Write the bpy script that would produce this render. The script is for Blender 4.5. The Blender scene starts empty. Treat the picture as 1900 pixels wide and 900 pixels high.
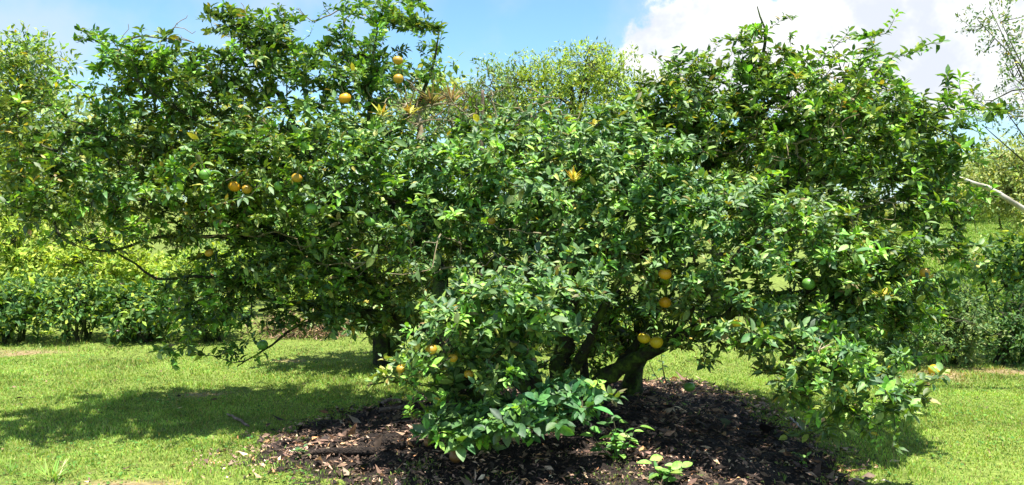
import bpy, math, random
import numpy as np
from mathutils import Vector, Matrix

rng = np.random.default_rng(11)
random.seed(11)
R = math.radians
scene = bpy.context.scene
col = scene.collection

# ------------------------------------------------------------------ camera
F, W_, H_, HOR = 1500.0, 1900.0, 900.0, 400.0        # focal length in photo pixels, photo size, horizon row
CAM = np.array([0.0, 0.0, 1.6])
PITCH = math.atan((H_ / 2 - HOR) / F)
cd = bpy.data.cameras.new('camera')
cd.sensor_fit = 'HORIZONTAL'; cd.sensor_width = 36.0; cd.lens = 36.0 * F / W_
cd.clip_start = 0.05; cd.clip_end = 3000
cam = bpy.data.objects.new('camera', cd); col.objects.link(cam)
cam.location = CAM; cam.rotation_euler = (R(90) - PITCH, 0, 0)
scene.camera = cam
scene.view_settings.view_transform = 'Standard'; scene.view_settings.look = 'None'
scene.view_settings.gamma = 1.0; scene.view_settings.use_curve_mapping = False
scene.view_settings.exposure = 1.45
scene.render.engine = 'CYCLES'
scene.cycles.use_denoising = True
scene.cycles.max_bounces = 8; scene.cycles.transmission_bounces = 6; scene.cycles.diffuse_bounces = 4

cp, sp_ = math.cos(PITCH), math.sin(PITCH)
def A(px, py, D):
    """world point that stands D metres in front of the camera, along +Y"""
    u, v = (px - W_ / 2) / F, (H_ / 2 - py) / F
    d = np.array([u, cp + v * sp_, v * cp - sp_])
    return CAM + d * (D / d[1])
def proj(P):
    q = np.asarray(P) - CAM
    f = q[:, 1] * cp - q[:, 2] * sp_
    up = q[:, 1] * sp_ + q[:, 2] * cp
    return W_ / 2 + F * q[:, 0] / f, H_ / 2 - F * up / f, f

# ------------------------------------------------------------------ sun and sky
SUN_EL, SUN_AZ = 78.0, 142.0         # azimuth measured from +Y (away from the camera) towards +X
sd = bpy.data.lights.new('sun', 'SUN'); sd.energy = 4.5; sd.angle = R(0.55); sd.color = (1.0, 0.97, 0.92)
sun = bpy.data.objects.new('sun', sd); col.objects.link(sun)
sdir = Vector((math.sin(R(SUN_AZ)) * math.cos(R(SUN_EL)), math.cos(R(SUN_AZ)) * math.cos(R(SUN_EL)), math.sin(R(SUN_EL))))
sun.rotation_euler = sdir.to_track_quat('Z', 'Y').to_euler(); sun.location = sdir * 60

world = bpy.data.worlds.new('World'); scene.world = world; world.use_nodes = True
nt = world.node_tree; nt.nodes.clear()
def nd(t, **k):
    n = nt.nodes.new(t)
    for a, b in k.items(): setattr(n, a, b)
    return n
sky = nd('ShaderNodeTexSky', sky_type='NISHITA', sun_disc=False)
sky.sun_elevation = R(SUN_EL); sky.sun_rotation = R(SUN_AZ); sky.air_density = 1.0; sky.dust_density = 0.35; sky.ozone_density = 1.0
tc = nd('ShaderNodeTexCoord')
def M(op, a, b=None, c=None):
    n = nd('ShaderNodeMath', operation=op)
    for i, x in enumerate((a, b, c)):
        if x is None: continue
        if isinstance(x, (int, float)): n.inputs[i].default_value = x
        else: nt.links.new(x, n.inputs[i])
    return n.outputs[0]
def noise(scale, detail, rough, vec=None):
    n = nd('ShaderNodeTexNoise'); n.inputs['Scale'].default_value = scale; n.inputs['Detail'].default_value = detail
    n.inputs['Roughness'].default_value = rough
    nt.links.new(vec or tc.outputs['Generated'], n.inputs['Vector']); return n.outputs['Fac']
def cdir(px, py):
    d = A(px, py, 1.0) - CAM; return d / np.linalg.norm(d)
# fair-weather cumulus: each cloud is a few overlapping puffs, spread round the whole sky
puffs = []
for px, py, r in ((1215, 105, 62), (1265, 75, 80), (1345, 62, 92), (1450, 75, 100), (1560, 60, 130), (1690, 70, 130), (1800, 95, 120), (1640, -70, 130), (1770, -60, 150), (1900, -30, 150), (1330, 120, 90), (1520, 140, 110), (1960, 170, 60)):
    puffs.append((cdir(px, py), r / F))
prng = random.Random(5)
for i in range(11):
    az = R(60 + i * 27 + prng.uniform(-7, 7)); el = R(prng.uniform(9, 50))
    for j in range(3):
        a2, e2 = az + prng.uniform(-.12, .12), el + prng.uniform(-.04, .05)
        puffs.append((np.array([math.sin(a2) * math.cos(e2), math.cos(a2) * math.cos(e2), math.sin(e2)]), prng.uniform(.05, .11)))
acc = None
for c, r in puffs:
    n = nd('ShaderNodeVectorMath', operation='DISTANCE'); nt.links.new(tc.outputs['Generated'], n.inputs[0]); n.inputs[1].default_value = c
    v = M('SUBTRACT', 1.0, M('DIVIDE', n.outputs['Value'], r))
    acc = v if acc is None else M('MAXIMUM', acc, v)
puffy = noise(26, 6, 0.62)
field = M('ADD', acc, M('MULTIPLY', M('SUBTRACT', puffy, 0.5), 1.5))
mr = nd('ShaderNodeMapRange', interpolation_type='SMOOTHSTEP'); nt.links.new(field, mr.inputs[0])
mr.inputs[1].default_value = -0.10; mr.inputs[2].default_value = 0.24
veil = nd('ShaderNodeMapRange', interpolation_type='SMOOTHSTEP'); nt.links.new(noise(5.5, 5, 0.55), veil.inputs[0])
veil.inputs[1].default_value = 0.36; veil.inputs[2].default_value = 0.70; veil.inputs[4].default_value = 0.7
hue = nd('ShaderNodeVectorMath', operation='MULTIPLY'); nt.links.new(sky.outputs[0], hue.inputs[0]); hue.inputs[1].default_value = (.74, .98, 1.10)
mix1 = nd('ShaderNodeMix', data_type='RGBA'); nt.links.new(veil.outputs[0], mix1.inputs[0]); nt.links.new(hue.outputs[0], mix1.inputs[6])
mix1.inputs[7].default_value = (3.5, 4.0, 4.8, 1)
mix2 = nd('ShaderNodeMix', data_type='RGBA'); nt.links.new(mr.outputs[0], mix2.inputs[0]); nt.links.new(mix1.outputs[2], mix2.inputs[6])
shade = nd('ShaderNodeMapRange', interpolation_type='SMOOTHSTEP'); nt.links.new(noise(9, 5, .6), shade.inputs[0]); shade.inputs[1].default_value = .40; shade.inputs[2].default_value = .58
cc_ = nd('ShaderNodeMix', data_type='RGBA'); nt.links.new(shade.outputs[0], cc_.inputs[0]); cc_.inputs[6].default_value = (3.9, 4.15, 4.6, 1); cc_.inputs[7].default_value = (5.6, 5.6, 5.7, 1)
nt.links.new(cc_.outputs[2], mix2.inputs[7])
bg = nd('ShaderNodeBackground'); bg.inputs[1].default_value = 0.08; nt.links.new(mix2.outputs[2], bg.inputs[0])
wo = nd('ShaderNodeOutputWorld'); nt.links.new(bg.outputs[0], wo.inputs[0])

# ------------------------------------------------------------------ materials
def mat(name):
    m = bpy.data.materials.new(name); m.use_nodes = True
    t = m.node_tree; t.nodes.clear(); return m, t
def N(t, ty, **k):
    n = t.nodes.new(ty)
    for a, b in k.items(): setattr(n, a, b)
    return n
def tinted(name, rough, transl, tcol, spec=0.5, back=(1.35, 1.3, 1.5), nscale=60.0, var=0.35):
    """surface whose own colour is the mesh attribute tint: glossy face, paler underside, light passing through"""
    m, t = mat(name); L = t.links
    at = N(t, 'ShaderNodeAttribute', attribute_name='tint')
    no = N(t, 'ShaderNodeTexNoise'); no.inputs['Scale'].default_value = nscale; no.inputs['Detail'].default_value = 3
    geo = N(t, 'ShaderNodeNewGeometry'); L.new(geo.outputs['Position'], no.inputs['Vector'])
    mr = N(t, 'ShaderNodeMapRange'); L.new(no.outputs['Fac'], mr.inputs[0]); mr.inputs[1].default_value = .3; mr.inputs[2].default_value = .7
    mr.inputs[3].default_value = 1 - var; mr.inputs[4].default_value = 1 + var
    mu = N(t, 'ShaderNodeVectorMath', operation='SCALE'); L.new(at.outputs['Color'], mu.inputs[0]); L.new(mr.outputs[0], mu.inputs['Scale'])
    bk = N(t, 'ShaderNodeVectorMath', operation='MULTIPLY'); L.new(mu.outputs[0], bk.inputs[0]); bk.inputs[1].default_value = back
    mx = N(t, 'ShaderNodeMix', data_type='RGBA'); L.new(geo.outputs['Backfacing'], mx.inputs[0]); L.new(mu.outputs[0], mx.inputs[6]); L.new(bk.outputs[0], mx.inputs[7])
    p = N(t, 'ShaderNodeBsdfPrincipled'); L.new(mx.outputs[2], p.inputs['Base Color'])
    ro = N(t, 'ShaderNodeMix', data_type='FLOAT'); L.new(geo.outputs['Backfacing'], ro.inputs[0]); ro.inputs[2].default_value = rough; ro.inputs[3].default_value = min(.85, rough + .25)
    L.new(ro.outputs[0], p.inputs['Roughness']); p.inputs['Specular IOR Level'].default_value = spec
    o = N(t, 'ShaderNodeOutputMaterial')
    if transl > 0:
        tr = N(t, 'ShaderNodeBsdfTranslucent'); tm = N(t, 'ShaderNodeVectorMath', operation='MULTIPLY')
        L.new(mu.outputs[0], tm.inputs[0]); tm.inputs[1].default_value = tcol; L.new(tm.outputs[0], tr.inputs['Color'])
        ms = N(t, 'ShaderNodeMixShader'); ms.inputs[0].default_value = transl; L.new(p.outputs[0], ms.inputs[1]); L.new(tr.outputs[0], ms.inputs[2])
        L.new(ms.outputs[0], o.inputs[0])
    else: L.new(p.outputs[0], o.inputs[0])
    return m
def ramp(t, fac, stops):
    r = N(t, 'ShaderNodeValToRGB'); e = r.color_ramp.elements
    while len(e) < len(stops): e.new(0.5)
    for x, (p_, c) in zip(e, stops): x.position = p_; x.color = (*c, 1)
    t.links.new(fac, r.inputs[0]); return r.outputs[0]
def rough_mat(name, stops, scale, rough=0.9, bump=0.6, bdist=0.02, detail=8, stretch=None, spec=0.25):
    m, t = mat(name); L = t.links
    tcn = N(t, 'ShaderNodeTexCoord'); vec = tcn.outputs['Object']
    if stretch:
        mp = N(t, 'ShaderNodeMapping'); mp.inputs['Scale'].default_value = stretch; L.new(vec, mp.inputs[0]); vec = mp.outputs[0]
    no = N(t, 'ShaderNodeTexNoise'); no.inputs['Scale'].default_value = scale; no.inputs['Detail'].default_value = detail; no.inputs['Roughness'].default_value = .65
    L.new(vec, no.inputs['Vector'])
    c = ramp(t, no.outputs['Fac'], stops)
    p = N(t, 'ShaderNodeBsdfPrincipled'); L.new(c, p.inputs['Base Color']); p.inputs['Roughness'].default_value = rough; p.inputs['Specular IOR Level'].default_value = spec
    n2 = N(t, 'ShaderNodeTexNoise'); n2.inputs['Scale'].default_value = scale * 3.3; n2.inputs['Detail'].default_value = 6; L.new(vec, n2.inputs['Vector'])
    b = N(t, 'ShaderNodeBump'); b.inputs['Strength'].default_value = bump; b.inputs['Distance'].default_value = bdist; L.new(n2.outputs['Fac'], b.inputs['Height']); L.new(b.outputs[0], p.inputs['Normal'])
    o = N(t, 'ShaderNodeOutputMaterial'); L.new(p.outputs[0], o.inputs[0]); return m

MAT = {}
MAT['leaf'] = tinted('citrus_leaf', 0.33, 0.27, (1.85, 1.7, 0.6), 0.7)
MAT['shrub'] = tinted('shrub_leaf', 0.45, 0.32, (1.7, 1.6, 0.7), 0.45)
MAT['grass'] = tinted('grass_blade', 0.5, 0.32, (1.6, 1.45, 0.7), 0.35, back=(1, 1, 1), nscale=3.0, var=.25)
MAT['dry'] = tinted('dead_leaf', 0.75, 0.10, (1.4, 1.2, .8), 0.3, back=(1.15, 1.1, 1.0), nscale=40)
MAT['blade'] = tinted('bromeliad_leaf', 0.4, 0.3, (1.5, 1.3, .8), 0.45)
MAT['bark'] = rough_mat('mossy_bark', [(0.30, (.012, .011, .008)), (0.44, (.036, .032, .020)), (0.52, (.038, .060, .012)), (0.62, (.085, .13, .018)), (0.72, (.13, .17, .03)), (0.82, (.26, .26, .18))], 11, bump=1.0, bdist=.03)
MAT['twig'] = rough_mat('twig_bark', [(0.3, (.022, .020, .012)), (0.5, (.06, .06, .03)), (0.7, (.15, .14, .09))], 14, bump=.4, bdist=.004)
MAT['dead'] = rough_mat('dead_twig', [(0.3, (.10, .075, .04)), (0.5, (.20, .16, .085)), (0.7, (.34, .31, .22))], 14, bump=.4, bdist=.004)
MAT['pale'] = rough_mat('weathered_wood', [(0.3, (.22, .19, .15)), (0.5, (.42, .38, .31)), (0.7, (.58, .54, .46))], 7, bump=.5, bdist=.006, stretch=(1, 1, .25))
MAT['stick'] = rough_mat('dead_stick', [(0.3, (.07, .048, .032)), (0.5, (.17, .12, .085)), (0.7, (.32, .25, .19))], 16, bump=.5, bdist=.005)
MAT['mulch'] = rough_mat('bark_mulch', [(0.3, (.008, .006, .005)), (0.47, (.024, .017, .013)), (0.6, (.05, .035, .026)), (0.75, (.11, .075, .055))], 26, bump=1.0, bdist=.03)

def fruit_mat(name, c0, c1, c2, scale=16):
    m, t = mat(name); L = t.links
    tcn = N(t, 'ShaderNodeTexCoord'); no = N(t, 'ShaderNodeTexNoise'); no.inputs['Scale'].default_value = scale; no.inputs['Detail'].default_value = 4
    oi = N(t, 'ShaderNodeObjectInfo'); ad = N(t, 'ShaderNodeVectorMath', operation='ADD'); L.new(tcn.outputs['Object'], ad.inputs[0]); L.new(oi.outputs['Location'], ad.inputs[1])
    L.new(ad.outputs[0], no.inputs['Vector'])
    c = ramp(t, no.outputs['Fac'], [(.3, c0), (.52, c1), (.72, c2)])
    p = N(t, 'ShaderNodeBsdfPrincipled'); L.new(c, p.inputs['Base Color']); p.inputs['Roughness'].default_value = .42
    p.inputs['Subsurface Weight'].default_value = 0.12; p.inputs['Subsurface Radius'].default_value = (.01, .006, .002)
    v = N(t, 'ShaderNodeTexVoronoi'); v.inputs['Scale'].default_value = 420; L.new(tcn.outputs['Object'], v.inputs['Vector'])
    b = N(t, 'ShaderNodeBump'); b.inputs['Strength'].default_value = .25; b.inputs['Distance'].default_value = .001; L.new(v.outputs['Distance'], b.inputs['Height']); L.new(b.outputs[0], p.inputs['Normal'])
    o = N(t, 'ShaderNodeOutputMaterial'); L.new(p.outputs[0], o.inputs[0]); return m
MAT['ripe'] = fruit_mat('ripe_orange_peel', (.60, .38, .02), (.70, .33, .010), (.64, .22, .008), 22)
MAT['dull'] = fruit_mat('dull_orange_peel', (.34, .28, .03), (.48, .27, .02), (.40, .16, .02), 24)
MAT['yellow'] = fruit_mat('yellow_orange_peel', (.52, .44, .02), (.66, .46, .015), (.70, .34, .01))
MAT['green'] = fruit_mat('green_orange_peel', (.08, .22, .03), (.14, .32, .05), (.20, .36, .07))
MAT['rotten'] = fruit_mat('rotten_orange_peel', (.10, .05, .02), (.24, .11, .03), (.34, .17, .04), 40)

# ------------------------------------------------------------------ mesh helpers
def np_mesh(name, V, T, tint=None, smooth=True):
    V = np.ascontiguousarray(V, dtype=np.float32); T = np.ascontiguousarray(T, dtype=np.int32)
    k = T.shape[1]
    me = bpy.data.meshes.new(name)
    me.vertices.add(len(V)); me.vertices.foreach_set('co', V.ravel())
    me.loops.add(T.size); me.loops.foreach_set('vertex_index', T.ravel())
    me.polygons.add(len(T)); me.polygons.foreach_set('loop_start', np.arange(0, T.size, k, dtype=np.int32))
    me.polygons.foreach_set('loop_total', np.full(len(T), k, dtype=np.int32))
    me.polygons.foreach_set('use_smooth', np.full(len(T), smooth, dtype=bool))
    if tint is not None:
        a = me.attributes.new('tint', 'FLOAT_COLOR', 'POINT')
        c = np.ones((len(V), 4), dtype=np.float32); c[:, :3] = tint
        a.data.foreach_set('color', c.ravel())
    me.update(calc_edges=True); return me
def link(name, me, m=None, parent=None, loc=None):
    o = bpy.data.objects.new(name, me); col.objects.link(o)
    if m is not None and me is not None and not me.materials: me.materials.append(m)
    if parent is not None:
        o.parent = parent
        o.location = -Vector(parent.location) if loc is None else loc
    elif loc is not None: o.location = loc
    return o
def thing(name, label, cat, loc, group=None):
    o = bpy.data.objects.new(name, None); col.objects.link(o); o.location = Vector(loc); o.empty_display_size = .1
    o['label'] = label; o['category'] = cat
    if group: o['group'] = group
    return o
def tag(o, label, cat, group=None):
    o['label'] = label; o['category'] = cat
    if group: o['group'] = group
    return o
def nrm(v): return v / np.maximum(np.linalg.norm(v, axis=-1, keepdims=True), 1e-9)

def leaf_template(rows, fold, droop, twist=0.0):
    V = [(0, 0, 0, 0)]; T = []
    for u, w in rows:
        z = -droop * u * u
        for s in (-1, 0, 1):
            V.append((u, s * w, (fold * w if s else 0) + twist * s * u * w, z))
    V.append((1, 0, 0, -droop))
    n = len(rows)
    T += [(0, 2, 1), (0, 3, 2)]
    for i in range(n - 1):
        a, b = 1 + 3 * i, 4 + 3 * i
        T += [(a, a + 1, b + 1), (a, b + 1, b), (a + 1, a + 2, b + 2), (a + 1, b + 2, b + 1)]
    a = 1 + 3 * (n - 1); t = len(V) - 1
    T += [(a, a + 1, t), (a + 1, a + 2, t)]
    return np.array(V, float), np.array(T, int)
TM_CITRUS = [leaf_template([(.28, .46), (.64, .44)], f, d, tw) for f, d, tw in ((.35, .10, 0), (.28, .22, .15), (.55, .05, -.2), (.22, .36, -.25), (.8, .45, .3))]
TM_CHEAP = [leaf_template([(.40, .5)], f, d, tw) for f, d, tw in ((.3, .1, 0), (.4, .25, .2))]
TM_FINE = [leaf_template([(.08, .2), (.2, .37), (.38, .49), (.56, .49), (.74, .38), (.88, .2)], f, d, tw) for f, d, tw in ((.35, .10, 0), (.28, .22, .15), (.5, .05, -.12), (.22, .3, -.2))]

def leaves_geom(P, D, Nn, L, Wd, tint, tmpls, seed=0):
    D = nrm(D); Nn = nrm(Nn - (Nn * D).sum(1, keepdims=True) * D); S = np.cross(Nn, D)
    which = np.random.default_rng(seed).integers(0, len(tmpls), len(P))
    VV, TT, CC, off = [], [], [], 0
    for k, (tv, tt) in enumerate(tmpls):
        i = np.where(which == k)[0]
        if not len(i): continue
        v = P[i][:, None, :] + (tv[None, :, 0:1] * L[i][:, None, None]) * D[i][:, None, :] \
            + (tv[None, :, 1:2] * Wd[i][:, None, None]) * S[i][:, None, :] + (tv[None, :, 2:3] * Wd[i][:, None, None] + tv[None, :, 3:4] * L[i][:, None, None]) * Nn[i][:, None, :]
        f = tt[None] + (np.arange(len(i)) * len(tv))[:, None, None] + off
        VV.append(v.reshape(-1, 3)); TT.append(f.reshape(-1, 3)); CC.append(np.repeat(tint[i], len(tv), axis=0)); off += len(i) * len(tv)
    return np.concatenate(VV), np.concatenate(TT), np.concatenate(CC)

def tube_geom(P, rad, sides, cap=True, lump=0.0, r2=None):
    P = np.asarray(P, float); n = len(P)
    tg = np.gradient(P, axis=0); tg = nrm(tg)
    ref = np.array([0, 0, 1.0]) if abs(tg[0][2]) < .9 else np.array([1.0, 0, 0])
    x = nrm(np.cross(ref, tg[0])); fr = []
    for i in range(n):
        x = x - tg[i] * (x @ tg[i]); x = x / max(np.linalg.norm(x), 1e-9); fr.append((x, np.cross(tg[i], x)))
    an = np.linspace(0, 2 * math.pi, sides, endpoint=False)
    V = np.zeros((n, sides, 3))
    for i in range(n):
        a, b = fr[i]; r = rad[i]
        rr = r * (1 + (lump * (r2.random(sides) - .5) * 2 if lump else 0))
        V[i] = P[i] + (np.cos(an) * rr)[:, None] * a + (np.sin(an) * rr)[:, None] * b
    T = []
    for i in range(n - 1):
        for s in range(sides):
            a, b, c, d = i * sides + s, i * sides + (s + 1) % sides, (i + 1) * sides + (s + 1) % sides, (i + 1) * sides + s
            T += [(a, b, c), (a, c, d)]
    V = V.reshape(-1, 3)
    if cap:
        V = np.vstack([V, P[-1] + tg[-1] * rad[-1] * .6]); t = len(V) - 1
        for s in range(sides): T.append(((n - 1) * sides + s, (n - 1) * sides + (s + 1) % sides, t))
    return V, np.array(T, int)
def spline(pts, step):
    """Catmull-Rom through rows of numbers, resampled at about `step` metres of the first three columns"""
    p = np.asarray(pts, float); p = np.vstack([2 * p[0] - p[1], p, 2 * p[-1] - p[-2]]); out = []
    for i in range(1, len(p) - 2):
        a, b, c, d = p[i - 1:i + 3]; k = max(2, int(np.linalg.norm((c - b)[:3]) / step))
        for t in np.arange(k) / k:
            out.append(.5 * (2 * b + (c - a) * t + (2 * a - 5 * b + 4 * c - d) * t * t + (3 * b - a - 3 * c + d) * t ** 3))
    out.append(p[-2]); return np.array(out)
def join(parts):
    V, T, off = [], [], 0
    for v, t in parts: V.append(v); T.append(t + off); off += len(v)
    return np.concatenate(V), np.concatenate(T)

# ------------------------------------------------------------------ ground
def vnoise(x, y, s, seed):
    """smooth value noise"""
    x = np.asarray(x) / s; y = np.asarray(y) / s
    xi, yi = np.floor(x).astype(int), np.floor(y).astype(int); fx, fy = x - xi, y - yi
    fx, fy = fx * fx * (3 - 2 * fx), fy * fy * (3 - 2 * fy)
    def h(a, b):
        k = (a * 374761393 + b * 668265263 + seed * 974711) & 0x7fffffff
        k = ((k ^ (k >> 13)) * 1274126177) & 0x7fffffff
        return ((k ^ (k >> 16)) & 0xffff) / 65535.0
    return (h(xi, yi) * (1 - fx) + h(xi + 1, yi) * fx) * (1 - fy) + (h(xi, yi + 1) * (1 - fx) + h(xi + 1, yi + 1) * fx) * fy
def sstep(a, b, x): t = np.clip((np.asarray(x) - a) / (b - a), 0, 1); return t * t * (3 - 2 * t)
def gz(x, y):
    x = np.asarray(x, float); y = np.asarray(y, float)
    return .05 * (vnoise(x, y, 2.3, 1) - .5) * sstep(2, 5, y) + .085 * np.clip(y - 10.5, 0, 26) + .02 * np.clip(y - 40, 0, 400) * 0
BED = np.array([(-1.88, 5.25), (-1.6, 5.95), (-1.1, 6.75), (-.2, 7.2), (.7, 7.55), (1.55, 7.7), (1.95, 6.8), (2.1, 5.9), (2.15, 5.2), (2.0, 4.6), (.9, 4.45), (0, 4.55), (-.6, 4.7), (-1.35, 4.85)])
BC = np.array([.35, 6.0])
_ba = np.arctan2(BED[:, 1] - BC[1], BED[:, 0] - BC[0]); _br = np.hypot(BED[:, 0] - BC[0], BED[:, 1] - BC[1])
_o = np.argsort(_ba); _ba, _br = _ba[_o], _br[_o]
def bed_in(x, y):
    """about 1 in the middle of the mulch bed, 0 at its rim, negative outside"""
    a = np.arctan2(np.asarray(y) - BC[1], np.asarray(x) - BC[0]); r = np.hypot(np.asarray(x) - BC[0], np.asarray(y) - BC[1])
    rim = np.interp(a, np.concatenate([_ba - 2 * math.pi, _ba, _ba + 2 * math.pi]), np.tile(_br, 3))
    return 1 - r / rim + .16 * (vnoise(x, y, .35, 7) - .5) + .10 * (vnoise(x, y, .12, 9) - .5)
def bed_z(x, y):
    b = bed_in(x, y)
    return gz(x, y) + .105 * sstep(-.02, .55, b) - .05 * sstep(.02, -.1, b) + .02 * sstep(-.02, .05, b) + (.05 * (vnoise(x, y, .16, 3) - .5) + .022 * (vnoise(x, y, .055, 4) - .5)) * sstep(-.05, .08, b)
def top_z(x, y): return np.maximum(gz(x, y), bed_z(x, y))

DRY = [(0.0, 0, 0, 0)]
def dryness(x, y):
    x = np.asarray(x, float); y = np.asarray(y, float); d = np.zeros(x.shape)
    for px, py, rx, ry in ((25, 657, .55, .28), (1752, 695, .35, .35), (1875, 690, .5, .22), (215, 905, .42, .14), (525, 668, .25, .1), (380, 735, .25, .12)):
        D = 1.6 * F / (py - HOR); c = A(px, py, D)
        d = np.maximum(d, 1.25 - np.hypot((x - c[0]) / rx, (y - c[1]) / ry) + .9 * (vnoise(x, y, .14, 21) - .5))
    p = A(1800, 470, 18.0)                                          # worn track up the slope at the right
    d = np.maximum(d, .9 - np.hypot((x - p[0]) / .9, (y - p[1]) / 2.2) + 1.0 * (vnoise(x, y, .5, 22) - .5))
    return np.clip(d, 0, 1)

def axis(lo, hi, near_lo, near_hi, step, grow=1.25):
    a = list(np.arange(near_lo, near_hi + 1e-6, step)); s = step
    while a[-1] < hi: s *= grow; a.append(a[-1] + s)
    s = step; b = [a[0]]
    while b[-1] > lo: s *= grow; b.append(b[-1] - s)
    return np.array(sorted(set(b[1:])) + a)
gx, gy = axis(-900, 900, -9, 9, .12), axis(-60, 1500, 3, 14, .12)
X, Y = np.meshgrid(gx, gy); Z = gz(X, Y)
nx, ny = len(gx), len(gy)
idx = np.arange(nx * ny).reshape(ny, nx)
Q = np.stack([idx[:-1, :-1], idx[:-1, 1:], idx[1:, 1:], idx[1:, :-1]], -1).reshape(-1, 4)
V = np.stack([X, Y, Z], -1).reshape(-1, 3)
dr = dryness(V[:, 0], V[:, 1])
soil = np.array([.13, .17, .03]); drys = np.array([.23, .17, .085])
pn = vnoise(V[:, 0], V[:, 1], .8, 31)[:, None]
me = np_mesh('lawn', V, Q, (soil * (.8 + .4 * pn)) * (1 - dr[:, None]) + drys * dr[:, None])
MAT['lawn'] = tinted('turf_soil', .9, 0, (1, 1, 1), .2, back=(1, 1, 1), nscale=22, var=.45)
lawn = link('lawn', me, MAT['lawn']); lawn['kind'] = 'structure'

bx, by = np.arange(-2.4, 2.75, .035), np.arange(4.0, 8.2, .035)
X, Y = np.meshgrid(bx, by); Z = bed_z(X, Y)
idx = np.arange(X.size).reshape(X.shape)
Q = np.stack([idx[:-1, :-1], idx[:-1, 1:], idx[1:, 1:], idx[1:, :-1]], -1).reshape(-1, 4)
B = bed_in(X, Y); keep = (B[:-1, :-1] > -.12).ravel()
me = np_mesh('mulch_bed', np.stack([X, Y, Z], -1).reshape(-1, 3), Q[keep])
bed = link('mulch_bed', me, MAT['mulch']); bed['kind'] = 'structure'

# ------------------------------------------------------------------ growing a tree
def pick(cols, wts, n, r, jit=.22):
    c = np.array(cols)[r.choice(len(cols), n, p=np.array(wts) / sum(wts))]
    return c * (1 + jit * (r.random((n, 1)) * 2 - 1)) * (1 + .08 * (r.random((n, 3)) * 2 - 1))

def grow(limbs, lobes, n_shoots, r, step=.09, hollow=0.0):
    """limbs: resampled (n,4) arrays x,y,z,radius. Shoots are scattered through the lobes and each grows from the nearest wood."""
    nodes = np.concatenate([l[2:, :3] for l in limbs]); tang = np.concatenate([nrm(np.gradient(l[:, :3], axis=0))[2:] for l in limbs])
    w = np.array([l[6] * l[3] * l[4] * l[5] ** .4 for l in lobes]); cnt = r.multinomial(n_shoots, w / w.sum())
    pts, out = [], []
    for l, c in zip(lobes, cnt):
        cen = A(l[0], l[1], l[2]); k = l[2] / F; rad = np.array([l[3] * k, l[5], l[4] * k])
        d = nrm(r.normal(size=(c, 3))); rr = r.random(c) ** .42
        rr = rr * (.84 + .28 * r.random(c)); sp = r.random(c) < .07; rr = np.where(sp, 1.08 + .30 * r.random(c), rr)      # some shoots stand out of the crown
        pts.append(cen + d * rad * rr[:, None]); out.append(nrm(d * .8 + 0))
    pts = np.concatenate(pts); out = np.concatenate(out)
    ok = pts[:, 2] > top_z(pts[:, 0], pts[:, 1]) + .1
    pts, out = pts[ok], out[ok]
    if hollow > 0:
        q3 = vnoise(pts[:, 0] + 1.7 * pts[:, 1], pts[:, 2] - .6 * pts[:, 1], .42, 15) * .55 + vnoise(pts[:, 0] - 1.3 * pts[:, 1] + 9, pts[:, 2] + .8 * pts[:, 1], .2, 16) * .45
        ok = q3 > np.quantile(q3, hollow); pts, out = pts[ok], out[ok]
    # thin out shoots that stand too close to each other
    cell = {}; keep = []
    for i in range(len(pts)):
        k = tuple((pts[i] / .055).astype(int))
        if k in cell: continue
        cell[k] = 1; keep.append(i)
    pts, out = pts[keep], out[keep]
    d0 = np.array([np.min(((nodes - p) ** 2).sum(1)) for p in pts]); order = np.argsort(d0)
    NN = np.zeros((len(nodes) + len(pts) * 16, 3)); TT = np.zeros_like(NN); own = np.full(len(NN), -1); n = len(nodes)
    NN[:n] = nodes; TT[:n] = tang
    chains = []; grid = {}; CS = .3
    def put(k0, k1):
        for q in range(k0, k1): grid.setdefault(tuple((NN[q] // CS).astype(int)), []).append(q)
    put(0, n)
    for i in order:
        b = pts[i]; kc = (b // CS).astype(int); cand = []
        for ring in (1, 2):
            for u in range(-ring, ring + 1):
                for v in range(-ring, ring + 1):
                    for w in range(-ring, ring + 1): cand += grid.get((kc[0] + u, kc[1] + v, kc[2] + w), ())
            if len(cand) > 3: break
        cand = np.array(cand) if len(cand) > 3 else np.arange(n)
        dv = b - NN[cand]; d2 = (dv ** 2).sum(1)
        cost = np.sqrt(d2) - .25 * (dv * TT[cand]).sum(1)
        cost = np.where(d2 < .006, 9, cost)
        j0 = int(np.argmin(cost)); j = int(cand[j0]); a = NN[j]; L = math.sqrt(d2[j0])
        e = nrm(out[i] * .6 + np.array([0, 0, .45]) + r.normal(size=3) * .35)
        c1 = a + nrm(TT[j] * .5 + (b - a) / max(L, 1e-6) + np.array([0, 0, .25])) * L * .4; c2 = b - e * L * .3
        k = int(np.clip(L / step, 3, 15)); t = np.linspace(0, 1, k + 1)[:, None]
        pl = (1 - t) ** 3 * a + 3 * (1 - t) ** 2 * t * c1 + 3 * (1 - t) * t * t * c2 + t ** 3 * b
        pl[1:-1] += r.normal(size=(k - 1, 3)) * .012 * min(1, L)
        chains.append([pl, int(own[j]), e, L, 1, i])
        m = k; NN[n:n + m] = pl[1:]; TT[n:n + m] = nrm(np.gradient(pl, axis=0))[1:]; own[n:n + m] = len(chains) - 1; put(n, n + m); n += m
    for c in reversed(chains):
        if c[1] >= 0: chains[c[1]][4] += c[4]
    return chains
def twig_geom(chains, rtip=.0016, rexp=.55, sides=4):
    parts = []
    for pl, par, e, L, load, _ in chains:
        r0 = rtip * (1 + load) ** rexp
        if par >= 0: r0 = min(r0, rtip * (1 + chains[par][4]) ** rexp)
        t = np.linspace(0, 1, len(pl)); parts.append(tube_geom(pl, r0 * (1 - t) + rtip * t, 3 if r0 < .006 else 5, cap=False))
    return join(parts)
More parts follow.
